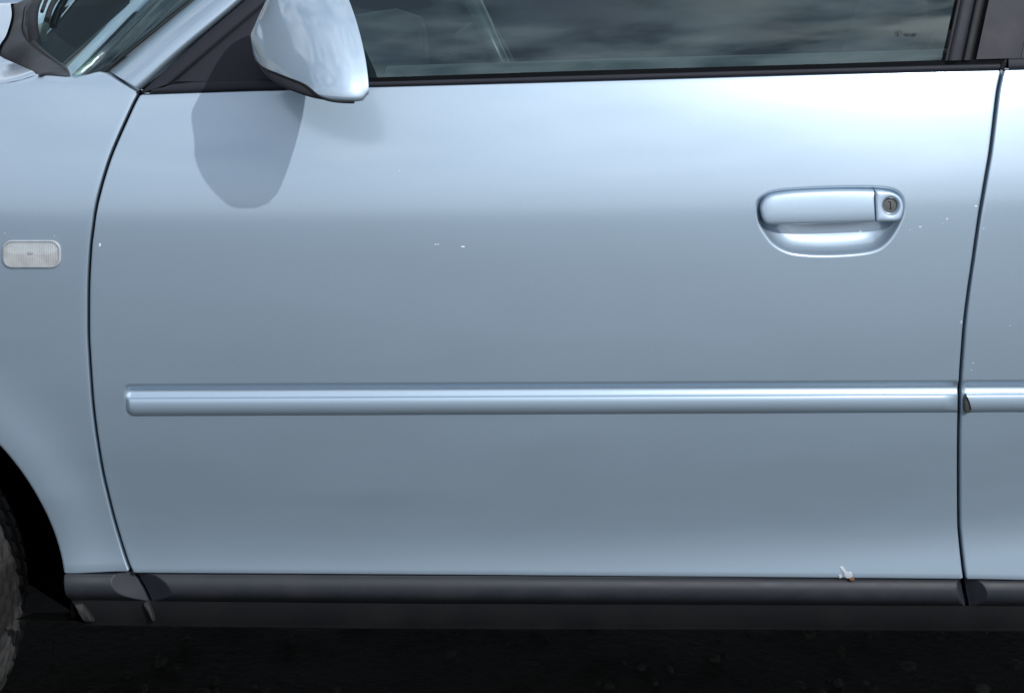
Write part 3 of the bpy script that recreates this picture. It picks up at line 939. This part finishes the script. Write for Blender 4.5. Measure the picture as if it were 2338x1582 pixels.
# ---- A pillar
pr = [(321, 205.5), (331, 198), (352, 178), (385, 147), (430, 107), (480, 65), (530, 23), (562, -5), (640, -72), (1060, TOPV - 6)]
plf = [(240.5, 158.5), (246, 153), (262, 141), (300, 111), (350, 73), (400, 33), (443, 0), (470, -22), (560, -95), (990, TOPV - 10)]
Lp = resample(spline(plf, 6), 50, False); Rp = resample(spline(pr, 6), 50, False)
rings = []
for a, b in zip(Lp, Rp):
    r = []
    for k in range(15):
        t = k / 14
        q = b + (a - b) * t
        bend = 0.026 * t ** 2.0 - 0.006 * math.sin(math.pi * t) - 0.002
        bend += 0.010 * max(0, 1 - t / 0.12) ** 2
        r.append(on(H, q[0], q[1], bend))
    e0 = on(H, b[0], b[1], 0.03); e1 = on(H, a[0], a[1], 0.075)
    rings.append([e0] + r + [e1])
bot = [tuple(np.array(p) + np.array([0.004, 0.02, -0.006])) for p in rings[0]]
a_pillar = part(loft('a_pillar', [bot] + rings, M['paint'], None, cap=False, sharp=60, closed=False))
pillar_inner = [r[-2] for r in rings]     # where the windscreen starts

# ---- windscreen: bottom curve from corner to centre, top curve at the roof
base = np.array([P(237, 161), P(224, 165.5), P(195, 172.5), P(166, 176.3), (-0.690, 0.175, 1.046), (-0.7455, 0.29, 1.050), (-0.795, 0.40, 1.055), (-0.838, 0.52, 1.062), (-0.866, 0.63, 1.068), (-0.893, 0.75, 1.076), (-0.900, 0.86, 1.080)])
YC = 0.86
half = spline(base, 6)
def mirror_half(h):
    m = h[::-1][1:].copy(); m[:, 1] = 2 * YC - m[:, 1]
    return np.vstack([h, m])
tp0 = np.array(pillar_inner[-1])
bt0 = np.array(pillar_inner[1])
half[0] = bt0 + np.array([0.0, 0.004, -0.004])
tt = np.linspace(0, 1, len(half))
toph = np.stack([tp0[0] - 0.14 * np.sin(tt * math.pi / 2), tp0[1] + (YC - tp0[1]) * tt, tp0[2] + 0.035 * np.sin(tt * math.pi / 2)], -1)
bcv, tcv = mirror_half(half), mirror_half(toph)
pin = resample(np.array(pillar_inner[1:]), 30, False)
V = []
nW = len(bcv); mW = 30
for k in range(mW):
    t = k / (mW - 1)
    row = bcv + (tcv - bcv) * t
    bulge = 0.02 * math.sin(math.pi * t)
    # pull the ends onto the pillar edge
    d0 = pin[k] - row[0] + np.array([0, .006, 0])
    for i in range(nW):
        wgt = max(0, 1 - min(i, nW - 1 - i) / 24.0) ** 2
        dd = d0 * wgt
        if i > nW // 2:
            dd = dd * np.array([1, -1, 1])
        q = row[i] + dd + np.array([-bulge * (1 - wgt), 0, bulge * .6 * (1 - wgt)])
        V.append(q)
WS = np.array(V).reshape(mW, nW, 3)
F = [(j * nW + i, (j + 1) * nW + i, (j + 1) * nW + i + 1, j * nW + i + 1) for j in range(mW - 1) for i in range(nW - 1)]
windscreen = part(mesh_obj('windscreen', V, F, M['wind']))
# black ceramic border, 3 mm behind the glass along side and foot
def ws_pt(i, j):   # fractional lookup
    i0 = int(min(max(i, 0), nW - 1.001)); j0 = int(min(max(j, 0), mW - 1.001))
    fi, fj = i - i0, j - j0
    return (WS[j0, i0] * (1 - fi) + WS[j0, i0 + 1] * fi) * (1 - fj) + (WS[j0 + 1, i0] * (1 - fi) + WS[j0 + 1, i0 + 1] * fi) * fj
inw = np.array([0.004, 0.003, -0.004])
V = [ws_pt(i, j) + inw for j in np.linspace(0, mW - 1, 60) for i in (0, 2, 5, 9, 14, 19)]
F = [(j * 6 + i, (j + 1) * 6 + i, (j + 1) * 6 + i + 1, j * 6 + i + 1) for j in range(59) for i in range(5)]
mesh_obj('side_border', V, F, M['frit'], windscreen)
V = [ws_pt(i, j) + inw * 1.5 for j in (0, .8, 1.6) for i in np.linspace(0, nW - 1, 80)]
F = [(j * 80 + i, (j + 1) * 80 + i, (j + 1) * 80 + i + 1, j * 80 + i + 1) for j in range(2) for i in range(79)]
mesh_obj('foot_border', V, F, M['frit'], windscreen)
# black rubber edging between glass and pillar
ed = [ws_pt(0, j) + np.array([-0.006, -0.001, 0.0]) for j in np.linspace(0, mW - 1, 50)]
tube('edge_seal', ed, 0.0065, M['rubber'], windscreen, seg=8)

# ---- cowl
cin = spline(np.array([P(160, 176.6), (-0.690, 0.175, 1.046), (-0.7455, 0.29, 1.050), (-0.795, 0.40, 1.055), (-0.838, 0.52, 1.062), (-0.866, 0.63, 1.068), (-0.893, 0.75, 1.076), (-0.900, 0.86, 1.080)]), 10)
def at_z(u, v, z):
    k = (ZC - z) / (ZC - (0.30 + (1382 - v) * S))
    return unpx(u, v, D * (k - 1))
cout = spline(np.array([P(158, 175.8, .004), P(140, 175.2, .004), P(121, 173.8, .004), P(100, 172, .004), P(85, 171.0, .004), at_z(42, 152, 1.030), at_z(2, 133, 1.036), at_z(3, 110, 1.042), at_z(18, 86, 1.050), at_z(30, 43, 1.062), (-0.948, 0.86, 1.070)]), 10)
cin, cout = resample(cin, 60, False), resample(cout, 60, False)
inner, outer = cin, cout
rows = []
for t, dz in [(-0.30, -0.002), (-0.10, 0.0055), (-0.03, 0.006), (0.0, 0.0045), (0.05, 0.0035), (0.10, 0.0062), (0.3, 0.0075), (0.6, 0.006), (0.85, 0.003), (0.97, 0.0005), (1.0, -0.003), (1.0, -0.010)]:
    h = inner + (outer - inner) * t
    if dz == -0.010:
        h[:, 1] += 0.02
    h[:, 2] += dz * np.clip(np.arange(60) / 6.0, 0.15, 1)
    rows.append(mirror_half(h))
cowl = part(loft('cowl', [list(map(tuple, r)) for r in rows], M['cowl'], None, cap=False, sharp=50, closed=False))

# ---- bonnet
side_e = np.array([P(a, b - 0.5, 0.003) for a, b in spline(fen_top_px[:10], 8)])
side_e = side_e[side_e[:, 0] > X_FRONT]
nb, ny_ = 50, 40
E = resample(side_e, nb, False)
k0 = int(np.argmin(np.linalg.norm(cout - side_e[-1], axis=1)))
Rc = resample(np.vstack([side_e[-1:], cout[k0 + 1:] + np.array([-0.003, 0, 0.004])]), ny_, False)
tl = np.linspace(0, 1, nb)
C = np.stack([X_FRONT + (Rc[-1, 0] - X_FRONT) * tl, np.full(nb, YC), E[0, 2] + 0.06 + (Rc[-1, 2] - E[0, 2] - 0.06) * np.sin(tl * math.pi / 2)], -1)
sl_ = np.linspace(0, 1, ny_)
Fc = np.stack([np.full(ny_, X_FRONT), E[0, 1] + (YC - E[0, 1]) * sl_, E[0, 2] + 0.06 * np.sin(sl_ * math.pi / 2)], -1)
V = []
for j in range(ny_):
    q = sl_[j]
    for i in range(nb):
        t = tl[i]
        p_ = (1 - q) * E[i] + q * C[i] + (1 - t) * Fc[j] + t * Rc[j] - ((1 - q) * (1 - t) * E[0] + q * (1 - t) * C[0] + (1 - q) * t * E[-1] + q * t * C[-1])
        V.append(tuple(p_))
Vm = [(x, 2 * YC - y, z) for x, y, z in V]
F = [(j * nb + i, j * nb + i + 1, (j + 1) * nb + i + 1, (j + 1) * nb + i) for j in range(ny_ - 1) for i in range(nb - 1)]
F2 = [tuple(k + len(V) for k in q[::-1]) for q in F]
part(mesh_obj('bonnet', V + Vm, F + F2, M['paint'], None, weld=1e-4))

# ---- roof, rear end
rt = tcv[:, :]
V = []
nr = len(rt)
for k in range(16):
    t = k / 15
    for i in range(nr):
        p = rt[i].copy()
        e = min(i, nr - 1 - i) / (nr / 2)
        p[0] = p[0] + (1.65 - p[0]) * t
        p[2] += 0.03 * math.sin(math.pi * min(1, t * 1.2)) - 0.12 * max(0, t - .6) ** 1.5
        V.append(p)
F = [(j * nr + i, (j + 1) * nr + i, (j + 1) * nr + i + 1, j * nr + i + 1) for j in range(15) for i in range(nr - 1)]
part(mesh_obj('roof', V, F, M['paint']))
V = [(1.75, 0.05, .25), (1.75, 1.67, .25), (1.75, 1.67, 1.05), (1.75, .05, 1.05), (1.60, .3, 1.44), (1.60, 1.42, 1.44)]
part(mesh_obj('tailgate', V, [(0, 1, 2, 3), (3, 2, 5, 4)], M['paint'], None, False))

# ------------------------------------------------------------------ wiper
wiper = part(empty('wiper'))
wiper.matrix_parent_inverse = Matrix.Translation(-Vector(car.location))
g = lambda i, j, off: ws_pt(i, j) + np.array([-off * 0.75, -off * .2, off * 0.65])
iy = lambda y: np.interp(y, bcv[20:-20, 1], np.arange(nW)[20:-20])
piv = g(iy(0.40), 0.0, .0) + np.array([0.010, 0, -0.004])
arm = [piv, g(iy(0.43), 0.9, .012), g(iy(0.52), 1.6, .017), g(iy(0.64), 2.3, .018), g(iy(0.80), 3.1, .018), g(iy(0.97), 3.8, .016)]
tube('arm', spline(arm, 6), list(np.linspace(0.010, 0.0065, 31)), M['rubber'], wiper, seg=10, flat=.7)
bl = [g(iy(y), j, .007) for y, j in [(0.43, 1.9), (0.50, 2.7), (0.58, 3.7), (0.68, 4.8), (0.80, 6.1), (0.95, 7.5)]]
tube('blade', spline(bl, 6), 0.005, M['rubber'], wiper, seg=8)
br = [g(iy(y), j, .019) for y, j in [(0.45, 2.1), (0.52, 2.9), (0.60, 3.9), (0.72, 5.3), (0.84, 6.5)]]
tube('bridge', spline(br, 6), 0.0035, M['rubber'], wiper, seg=8)
cap_r = [[(piv[0] + r * math.cos(a), piv[1] + r * math.sin(a), piv[2] + h) for a in np.linspace(0, 2 * math.pi, 20, endpoint=False)] for r, h in [(.008, -.03), (.009, .000), (.007, .004), (.002, .005)]]
loft('pivot_cap', cap_r, M['rubber'], wiper)

# ------------------------------------------------------------------ wing mirror
MY = -0.125
pxm = S * (D + MY) / D
xi_b = [(-263, 108), (-262, 119), (-257, 132), (-247, 147), (-230, 164), (-204, 179), (-172, 190), (-130, 200), (-90, 205.5), (-45, 208), (-20, 208.5), (-8, 207), (-3, 204), (0, 197)]
seam_v = [(-263, 129), (-254, 138), (-236, 147), (-207, 154), (-169, 164), (-144, 171), (-127, 180), (-110, 193), (-90, 201), (-70, 205), (-45, 207.5), (0, 208.5)]
xi_t = [(-263, 102), (-262, 96), (-257, 84), (-240, 66), (-222, 46), (-205, 27), (-180, 1), (-150, -22), (-110, -39), (-60, -47), (0, -45)]
outy = [(-263, -.102), (-261.5, -.112), (-256, -.124), (-246, -.134), (-230, -.145), (-198, -.157), (-150, -.170), (-110, -.180), (-75, -.184), (-40, -.184), (-15, -.180), (0, -.175)]
inny = [(-263, -.098), (-257, -.086), (-240, -.078), (-200, -.071), (-150, -.066), (0, -.060)]
_tabs = {}
def ip(tab, q):
    k = id(tab)
    if k not in _tabs:
        c = spline(tab, 10)
        _tabs[k] = c[np.argsort(c[:, 0])]
    return float(np.interp(q, _tabs[k][:, 0], _tabs[k][:, 1]))
NU, NL = 62, 18
def sec(q, sx=1.0, dx=0.0):
    """section of the housing; first NU points lie above the seam, the rest below it"""
    vb, vt = ip(xi_b, q), ip(xi_t, q)
    yo, yi = ip(outy, q), ip(inny, q)
    vc, vh, yc, yh = (vb + vt) / 2, (vb - vt) / 2 * sx, (yo + yi) / 2, (yi - yo) / 2 * sx
    e = 2 / 2.7
    vs = min(ip(seam_v, q), vb - 0.5)
    a0 = -math.asin(min(0.999, max(0.02, (vs - vc) / ((vb - vt) / 2)) ** (1 / e)))
    angs = list(np.linspace(a0, math.pi - a0, NU)) + list(np.linspace(math.pi - a0, 2 * math.pi + a0, NL + 2))[1:-1]
    r = []
    for a in angs:
        c, s = math.cos(a), math.sin(a)
        v = vc - vh * math.copysign(abs(s) ** e, s)
        y = yc - yh * math.copysign(abs(c) ** e, c)
        dn = max(0.0, (v - vc) / max(vh, 1e-6))
        y -= (y - yo) * 0.50 * dn ** 1.5
        y += (vc - v) / 135.0 * 0.065 * min(1, (q + 263) / 40)
        u = 806 + 0.35 * v - 0.0009 * v * v + q
        p = unpx(u, v, MY)
        r.append((p[0] + dx - (y - yo) * 0.16, y, p[2]))
    return r
qs_ = [-263 + 0.3] + [-263 + 263 * (i / 48) ** 1.7 for i in range(1, 49)]
rings = [sec(q) for q in qs_]
n_out = len(rings)
rings += [sec(0, .994, .0013), sec(0, .984, .0020), sec(0, .972, .0018), sec(0, .965, .0), sec(0, .95, -.018)]
NT = NU + NL
Vm_ = [p for r in rings for p in r]
Fu, Fl = [], []
for i in range(len(rings) - 1):
    for k in range(NT):
        qd = (i * NT + k, i * NT + (k + 1) % NT, (i + 1) * NT + (k + 1) % NT, (i + 1) * NT + k)
        (Fl if (k >= NU - 1 and i < n_out - 1) else Fu).append(qd)
Fu.append(tuple(range(NT)))
Fu.append(tuple((len(rings) - 1) * NT + k for k in range(NT)))
def submesh(name, faces, mat, parent):
    ids = sorted({i for q in faces for i in q}); mp = {a: b for b, a in enumerate(ids)}
    o = mesh_obj(name, [Vm_[i] for i in ids], [tuple(mp[i] for i in q) for q in faces], mat, parent, True, 60)
    bm = bmesh.new(); bm.from_mesh(o.data)
    bmesh.ops.recalc_face_normals(bm, faces=bm.faces)
    bm.to_mesh(o.data); bm.free()
    return o
mirror = part(submesh('wing_mirror', Fu, M['paint_mirror'], None))
mirror['label'] = 'body-coloured wing mirror shell above the door'
submesh('lower_cap', Fl, M['pillar'], mirror)  # darker material stands in for shade on the shell's downward-facing underside
sm = [rings[i][0] for i in range(3, n_out - 3)]
sm = [(x, y - 0.0004, z - 0.0004) for x, y, z in sm]
tube('mirror_seam', sm, [0.0007 + 0.0014 * (i / len(sm)) for i in range(len(sm))], M['rubber'], mirror, seg=8)
gr = [sec(0, .948, -.0165), sec(0, .93, -.0145), sec(0, .6, -.0135), sec(0, .02, -.0132)]
loft('mirror_glass', gr, M['mirror'], mirror, cap=True)
# foot that carries the shell, in black plastic
def oval(u, v, y, hu, hv, n=40, e=2.3, tilt=0.0):
    r = []
    for k in range(n):
        a = 2 * math.pi * k / n
        c, s = math.cos(a), math.sin(a)
        du = hu * math.copysign(abs(c) ** (2 / e), c); dv = hv * math.copysign(abs(s) ** (2 / e), s)
        q = unpx(u + du, v - dv + du * tilt, MY)
        z0 = unpx(u, v, y)
        ref = unpx(u, v, MY)
        r.append((z0[0] + q[0] - ref[0], y, z0[2] + q[2] - ref[2]))
    return r
foot = [oval(640, 150, 0.085, 62, 30, tilt=.28), oval(645, 153, 0.03, 56, 28, tilt=.28), oval(652, 156, -0.03, 54, 27, tilt=.28), oval(664, 160, -0.075, 60, 26, tilt=.26), oval(676, 162, -0.11, 60, 20, tilt=.22)]
loft('mirror_foot', foot, M['trim'], mirror, cap=True)

# ------------------------------------------------------------------ front wheel
WX, WZ, WR = -1.040, GZ + 0.297, 0.297
wheel = part(empty('front_wheel', (WX, 0.13, WZ)))
def lathe_tyre():
    prof = [(-.085, .190), (-.098, .205), (-.105, .235), (-.102, .262), (-.092, .281), (-.082, .290), (-.060, .2955), (-.03, .297), (0, .2972), (.03, .297), (.06, .2955), (.082, .290), (.092, .281), (.102, .262), (.105, .235), (.098, .205), (.085, .190)]
    fine = resample(np.array(prof), 70, False)
    N = 420
    V, F = [], []
    for i in range(N):
        a = 2 * math.pi * i / N
        for (yy, r) in fine:
            rr_ = r
            if r > 0.278:
                aa = a * 70 / (2 * math.pi)
                sh_ = abs(yy) * 22
                blk = (aa + sh_) % 1.0
                if blk < 0.26:
                    rr_ -= 0.004 * min(1, (r - .278) / .008)
                for gy in (-.052, -.018, .018, .052):
                    if abs(yy - gy) < 0.0045:
                        rr_ -= 0.007
                        break
            V.append((rr_ * math.cos(a), yy, rr_ * math.sin(a)))
    m = len(fine)
    for i in range(N):
        for k in range(m - 1):
            j = (i + 1) % N
            F.append((i * m + k, i * m + k + 1, j * m + k + 1, j * m + k))
    return mesh_obj('tyre', V, F, M['tyre'], wheel, True, 40)
lathe_tyre()
rp = [(-.085, .192), (-.095, .196), (-.092, .186), (-.06, .178), (-.05, .165), (.08, .160), (.088, .192)]
loft('wheel_rim', [[(r * math.cos(a), yy, r * math.sin(a)) for a in np.linspace(0, 2 * math.pi, 72, endpoint=False)] for yy, r in rp], M['rim'], wheel, cap=False)
hubr = [[(r * math.cos(a), yy, r * math.sin(a)) for a in np.linspace(0, 2 * math.pi, 40, endpoint=False)] for yy, r in [(.02, .07), (-.05, .065), (-.062, .055), (-.066, .03), (-.067, .002)]]
loft('hub', hubr, M['rim'], wheel)
for k in range(7):
    a = 2 * math.pi * k / 7 + .2
    c, s = math.cos(a), math.sin(a)
    rr_ = []
    for r, w_, y0, y1 in [(.05, .020, -.058, -.02), (.10, .017, -.066, -.03), (.15, .020, -.072, -.04), (.182, .030, -.074, -.045)]:
        rr_.append([(r * c - t * s, yy, r * s + t * c) for t, yy in [(-w_, y1), (-w_ * .8, y0), (w_ * .8, y0), (w_, y1)]])
    loft('spoke', rr_, M['rim'], wheel, sharp=30)

# ------------------------------------------------------------------ interior
part(box('dashboard', (-0.60, 0.17, 0.68), (-0.30, 1.55, 0.975), M['inner'], None, 0.05))
inst = [(-0.30, .33), (-0.15, .34)]
hood = []
for x, sc, zt in [(-0.42, .8, 1.03), (-0.30, 1.0, 1.085), (-0.20, 1.0, 1.10), (-0.155, .96, 1.085), (-0.150, .9, 1.06)]:
    hood.append([(x, 0.52 + 0.20 * sc * math.cos(a), 0.98 + (zt - .98) * max(math.sin(a), -0.3)) for a in np.linspace(0, 2 * math.pi, 32, endpoint=False)])
part(loft('instrument_hood', hood, M['inner'], None))
swc = unpx(1143, 140, 0.50)
sw = part(empty('steering_wheel', tuple(swc)))
ax_ = Vector((0.90, 0.052, 0.42)).normalized()   # wheel axis, points at the driver
rot = ax_.to_track_quat('Z', 'Y').to_matrix()
sw.rotation_euler = rot.to_euler()
tube('rim', [(.187 * math.cos(a), .187 * math.sin(a), 0) for a in np.linspace(0, 2 * math.pi, 72, endpoint=False)], 0.0145, M['leather'], sw, seg=16, closed=True)
loft('airbag_cover', [[(r * 1.15 * math.cos(a), r * math.sin(a), z) for a in np.linspace(0, 2 * math.pi, 32, endpoint=False)] for r, z in [(.05, -.06), (.075, -.05), (.082, -.02), (.075, .006), (.05, .018), (.002, .022)]], M['inner'], sw)
for a in (0.12, math.pi - 0.12, math.pi * 1.5 - .35, math.pi * 1.5 + .35):
    tube('spoke', [(.06 * math.cos(a), .06 * math.sin(a), -.015), (.12 * math.cos(a), .12 * math.sin(a), -.014), (.184 * math.cos(a), .184 * math.sin(a), 0)], [.020, .016, .012], M['inner'], sw, seg=10, flat=.5)
col_ = part(tube('steering_column', [tuple(swc - np.array(ax_) * .05), tuple(swc - np.array(ax_) * .30)], [.045, .06], M['inner']))
st = part(tube('indicator_stalk', [tuple(swc - np.array(ax_) * .07 + np.array([0, -.03, 0])), tuple(swc - np.array(ax_) * .06 + np.array([0.01, -.15, 0.02]))], [.009, .007], M['leather']))
def make_seat(y0):
    s = part(empty('front_seat', (0.40, y0, 0.45)))
    rr_ = [[(x, (0.24 if abs(t) > .5 else .22) * math.cos(a), z + .08 * math.sin(a)) for a in np.linspace(0, 2 * math.pi, 28, endpoint=False)] for t, x, z in [(-1, -.27, .02), (-.6, -.25, .04), (0, 0, .0), (.6, .2, -.03), (1, .24, -.04)]]
    loft('seat_cushion', rr_, M['seat'], s)
    rr_ = [[(.25 + k * .14 + .06 * math.sin(a), w_ * math.cos(a), .06 + k * .52) for a in np.linspace(0, 2 * math.pi, 28, endpoint=False)] for k, w_ in [(0, .23), (.3, .25), (.7, .25), (.95, .22), (1.03, .17)]]
    loft('seat_backrest', rr_, M['seat'], s)
    rr_ = [[(.40 + k * .02 + .045 * math.sin(a) * sc, .13 * sc * math.cos(a), .66 + k * .16) for a in np.linspace(0, 2 * math.pi, 28, endpoint=False)] for k, sc in [(0, .8), (.2, 1), (.8, 1), (1, .75)]]
    loft('headrest', rr_, M['seat'], s)
make_seat(0.52); make_seat(1.20)
part(box('rear_bench', (1.05, 0.25, 0.40), (1.25, 1.47, 1.10), M['seat'], None, 0.05))
part(box('far_door_trim', (-0.5, 1.55, 0.30), (1.6, 1.60, 1.03), M['inner'], None, 0.01))
# top of the near door trim, seen through the foot of the glass
us = np.linspace(880, 2200, 40)
trim_top = []
for u in us:
    a = Ph(u, glass_v(u) - 13, 0.020)
    a = np.array(a)
    trim_top.append([(a[0], a[1], a[2] - .03), (a[0], a[1], a[2] + .002), (a[0], a[1] + .02, a[2] + .004), (a[0], a[1] + .06, a[2] + .0), (a[0], a[1] + .075, a[2] - .03), (a[0], a[1] + .075, a[2] - .3)])
loft('door_trim_top', trim_top, M['inner_grey'], door, cap=False, closed=False)

# ------------------------------------------------------------------ small marks
def chip(u, v, w, h, mat, parent, t=0.0004, off=0.0, seed=0, fn=None):
    r = random.Random(seed)
    n = 12
    pts = []
    for k in range(n):
        a = 2 * math.pi * k / n
        q = 1 + r.uniform(-.35, .25)
        pts.append((u + w * q * math.cos(a), v + h * q * math.sin(a)))
    fn = fn or f
    A = [on(fn, a, b, off + 0.0005) for a, b in pts]
    B = [on(fn, u + (a - u) * .85, v + (b - v) * .85, off - t) for a, b in pts]
    return loft('paint_chip', [A, B], mat, parent, sharp=30)
fdv = lambda x, z: float(f(x, z))
for i, (u, v, w, h) in enumerate([(1056.5, 563.5, 5, 2.2), (994, 558, 1.6, 2.0), (1000, 558, 3, 1.0), (2101, 518, 4.2, 1.5), (2078, 525, 1.3, 1.2), (2162.5, 500, 2.2, 2.0), (2228, 471, 3.2, 2.3), (2152, 511, 1.2, 1.0), (1590, 276, 1.6, 2.2), (912, 390, 1.2, 1.0), (228, 559, 2.5, 5), (2195, 735, 1.4, 4)]):
    chip(u, v, w, h, M['chip'], door, seed=i)
for i, (u, v, w, h) in enumerate([(2246, 522, 1.7, 1.7), (2222, 829, 1.4, 1.4), (2218, 845, 1.3, 1.3), (2306, 743, 1.2, 1.2)]):
    chip(u, v, w, h, M['chip'], quarter, seed=50 + i)
for i, (u, v, w, h) in enumerate([(11, 533, 1.3, 1.3), (124, 539, 1.2, 1.2)]):
    chip(u, v, w, h, M['chip'], fender, seed=70 + i)
# flaking paint and rust at the bottom edge of the door
def blob(name, pts, hgt, mat, seed):
    c = resample(np.array([P(a, b)[[0, 2]] for a, b in spline(pts + pts[:1], 5)[:-1]]), 36)
    return dome(name, c, medial(c), [(0, .001), (0.0, 0.0), (.15, -hgt * .5), (.4, -hgt * .85), (1, -hgt)], fs, mat, door)
blob('flaking_paint', [(1917, 1293), (1924, 1292), (1929, 1299), (1934, 1305), (1943, 1304.5), (1946, 1311), (1945, 1317), (1936, 1320), (1928, 1316), (1925, 1307), (1919, 1300)], .0013, M['primer'], 1)
blob('flaking_paint', [(1914, 1312), (1919, 1310.5), (1922, 1314), (1921, 1319), (1915, 1319)], .002, M['primer'], 2)
blob('rust_spot', [(1938, 1319), (1948, 1317.5), (1951, 1321), (1948, 1325), (1940, 1324)], .0035, M['rust'], 3)
# etched mark in the corner of the pane
def etch_text(body, u, v, h):
    cu = bpy.data.curves.new('etch', 'FONT'); cu.body = body; cu.size = h * S * 1.35
    cu.extrude = 0.0001
    o = bpy.data.objects.new('tmp', cu); COL.objects.link(o)
    dg = bpy.context.evaluated_depsgraph_get()
    me = bpy.data.meshes.new_from_object(o.evaluated_get(dg))
    bpy.data.objects.remove(o)
    base_ = Ph(u, v, 0.004)
    sl = math.atan(0.30)
    for vt in me.vertices:
        x, y, z = vt.co
        vt.co = (base_[0] + x, base_[1] + y * math.sin(sl) - z, base_[2] + y * math.cos(sl))
    me.materials.clear(); me.materials.append(M['etch'])
    ob = bpy.data.objects.new('etched_mark', me)
    link(ob, pane)
etch_text('E', 2049.5, 80.5, 8)
etch_text('43R-00', 2064, 83, 8)
rc = []
for k in range(28):
    a = 2 * math.pi * k / 28
    rc.append(tuple(Ph(2052.5 + 7.2 * math.cos(a), 76.5 - 7 * math.sin(a), 0.004)))
tube('etched_ring', rc, 0.00025, M['etch'], pane, seg=6, closed=True)

# ------------------------------------------------------------------ cream house ahead of the car, seen as a reflection in mirror shell and windscreen
M['render'] = mat_plastic('cream_render', (0.62, 0.57, 0.48), 0.9, grain=60, dirt=(0.70, 0.65, 0.56), spec=0.2)
M['tile'] = mat_plastic('roof_slates', (0.035, 0.038, 0.045), 0.8, grain=30, dirt=(0.055, 0.058, 0.065))
M['frame_white'] = mat_simple('white_frame', (0.75, 0.75, 0.73), 0.5)
hx, hy0, hy1, hz = -11.0, -7.0, 20.0, 5.6
house = empty('house', (hx - 3, (hy0 + hy1) / 2, GZ))
house['label'] = 'cream house reflected in the mirror shell and the windscreen'
house['category'] = 'house'
def hpart(o, par=None):
    if par is None:
        o.parent = house
        o.matrix_parent_inverse = Matrix.Translation(-Vector(house.location))
    return o
hpart(box('wall', (hx - 9, hy0, GZ - 0.02), (hx, hy1, hz), M['render']))
rv = [(hx + .4, hy0 - .4, hz - .1), (hx + .4, hy1 + .4, hz - .1), (hx - 4.5, hy1 + .4, hz + 7.0), (hx - 4.5, hy0 - .4, hz + 7.0), (hx - 9.4, hy1 + .4, hz - .1), (hx - 9.4, hy0 - .4, hz - .1)]
rv += [(x, y, z + .15) for x, y, z in rv]
hpart(mesh_obj('roof', rv, [(0, 1, 2, 3), (3, 2, 4, 5), (9, 8, 7, 6), (11, 10, 8, 9), (0, 6, 7, 1), (5, 4, 10, 11), (0, 3, 9, 6), (3, 5, 11, 9), (1, 7, 8, 2), (2, 8, 10, 4)], M['tile'], None, False))
for yy, zz in [(-5.4, 0.9), (-2.2, 0.9), (-5.4, 3.3), (-2.2, 3.3), (0.6, 0.9), (3.2, 0.9), (8.2, 0.9), (0.6, 3.3), (3.2, 3.3), (5.8, 3.3), (8.2, 3.3), (12.0, 0.9), (12.0, 3.3), (16.0, 0.9), (16.0, 3.3)]:
    wf = hpart(box('window', (hx, yy, zz), (hx + .06, yy + 1.1, zz + 1.3), M['frame_white']))
    box('glazing', (hx + .04, yy + .09, zz + .09), (hx + .075, yy + 1.01, zz + 1.21), M['frit'], wf)
hpart(box('front_door', (hx, 5.9, GZ), (hx + .06, 6.9, 2.05), M['tile']))
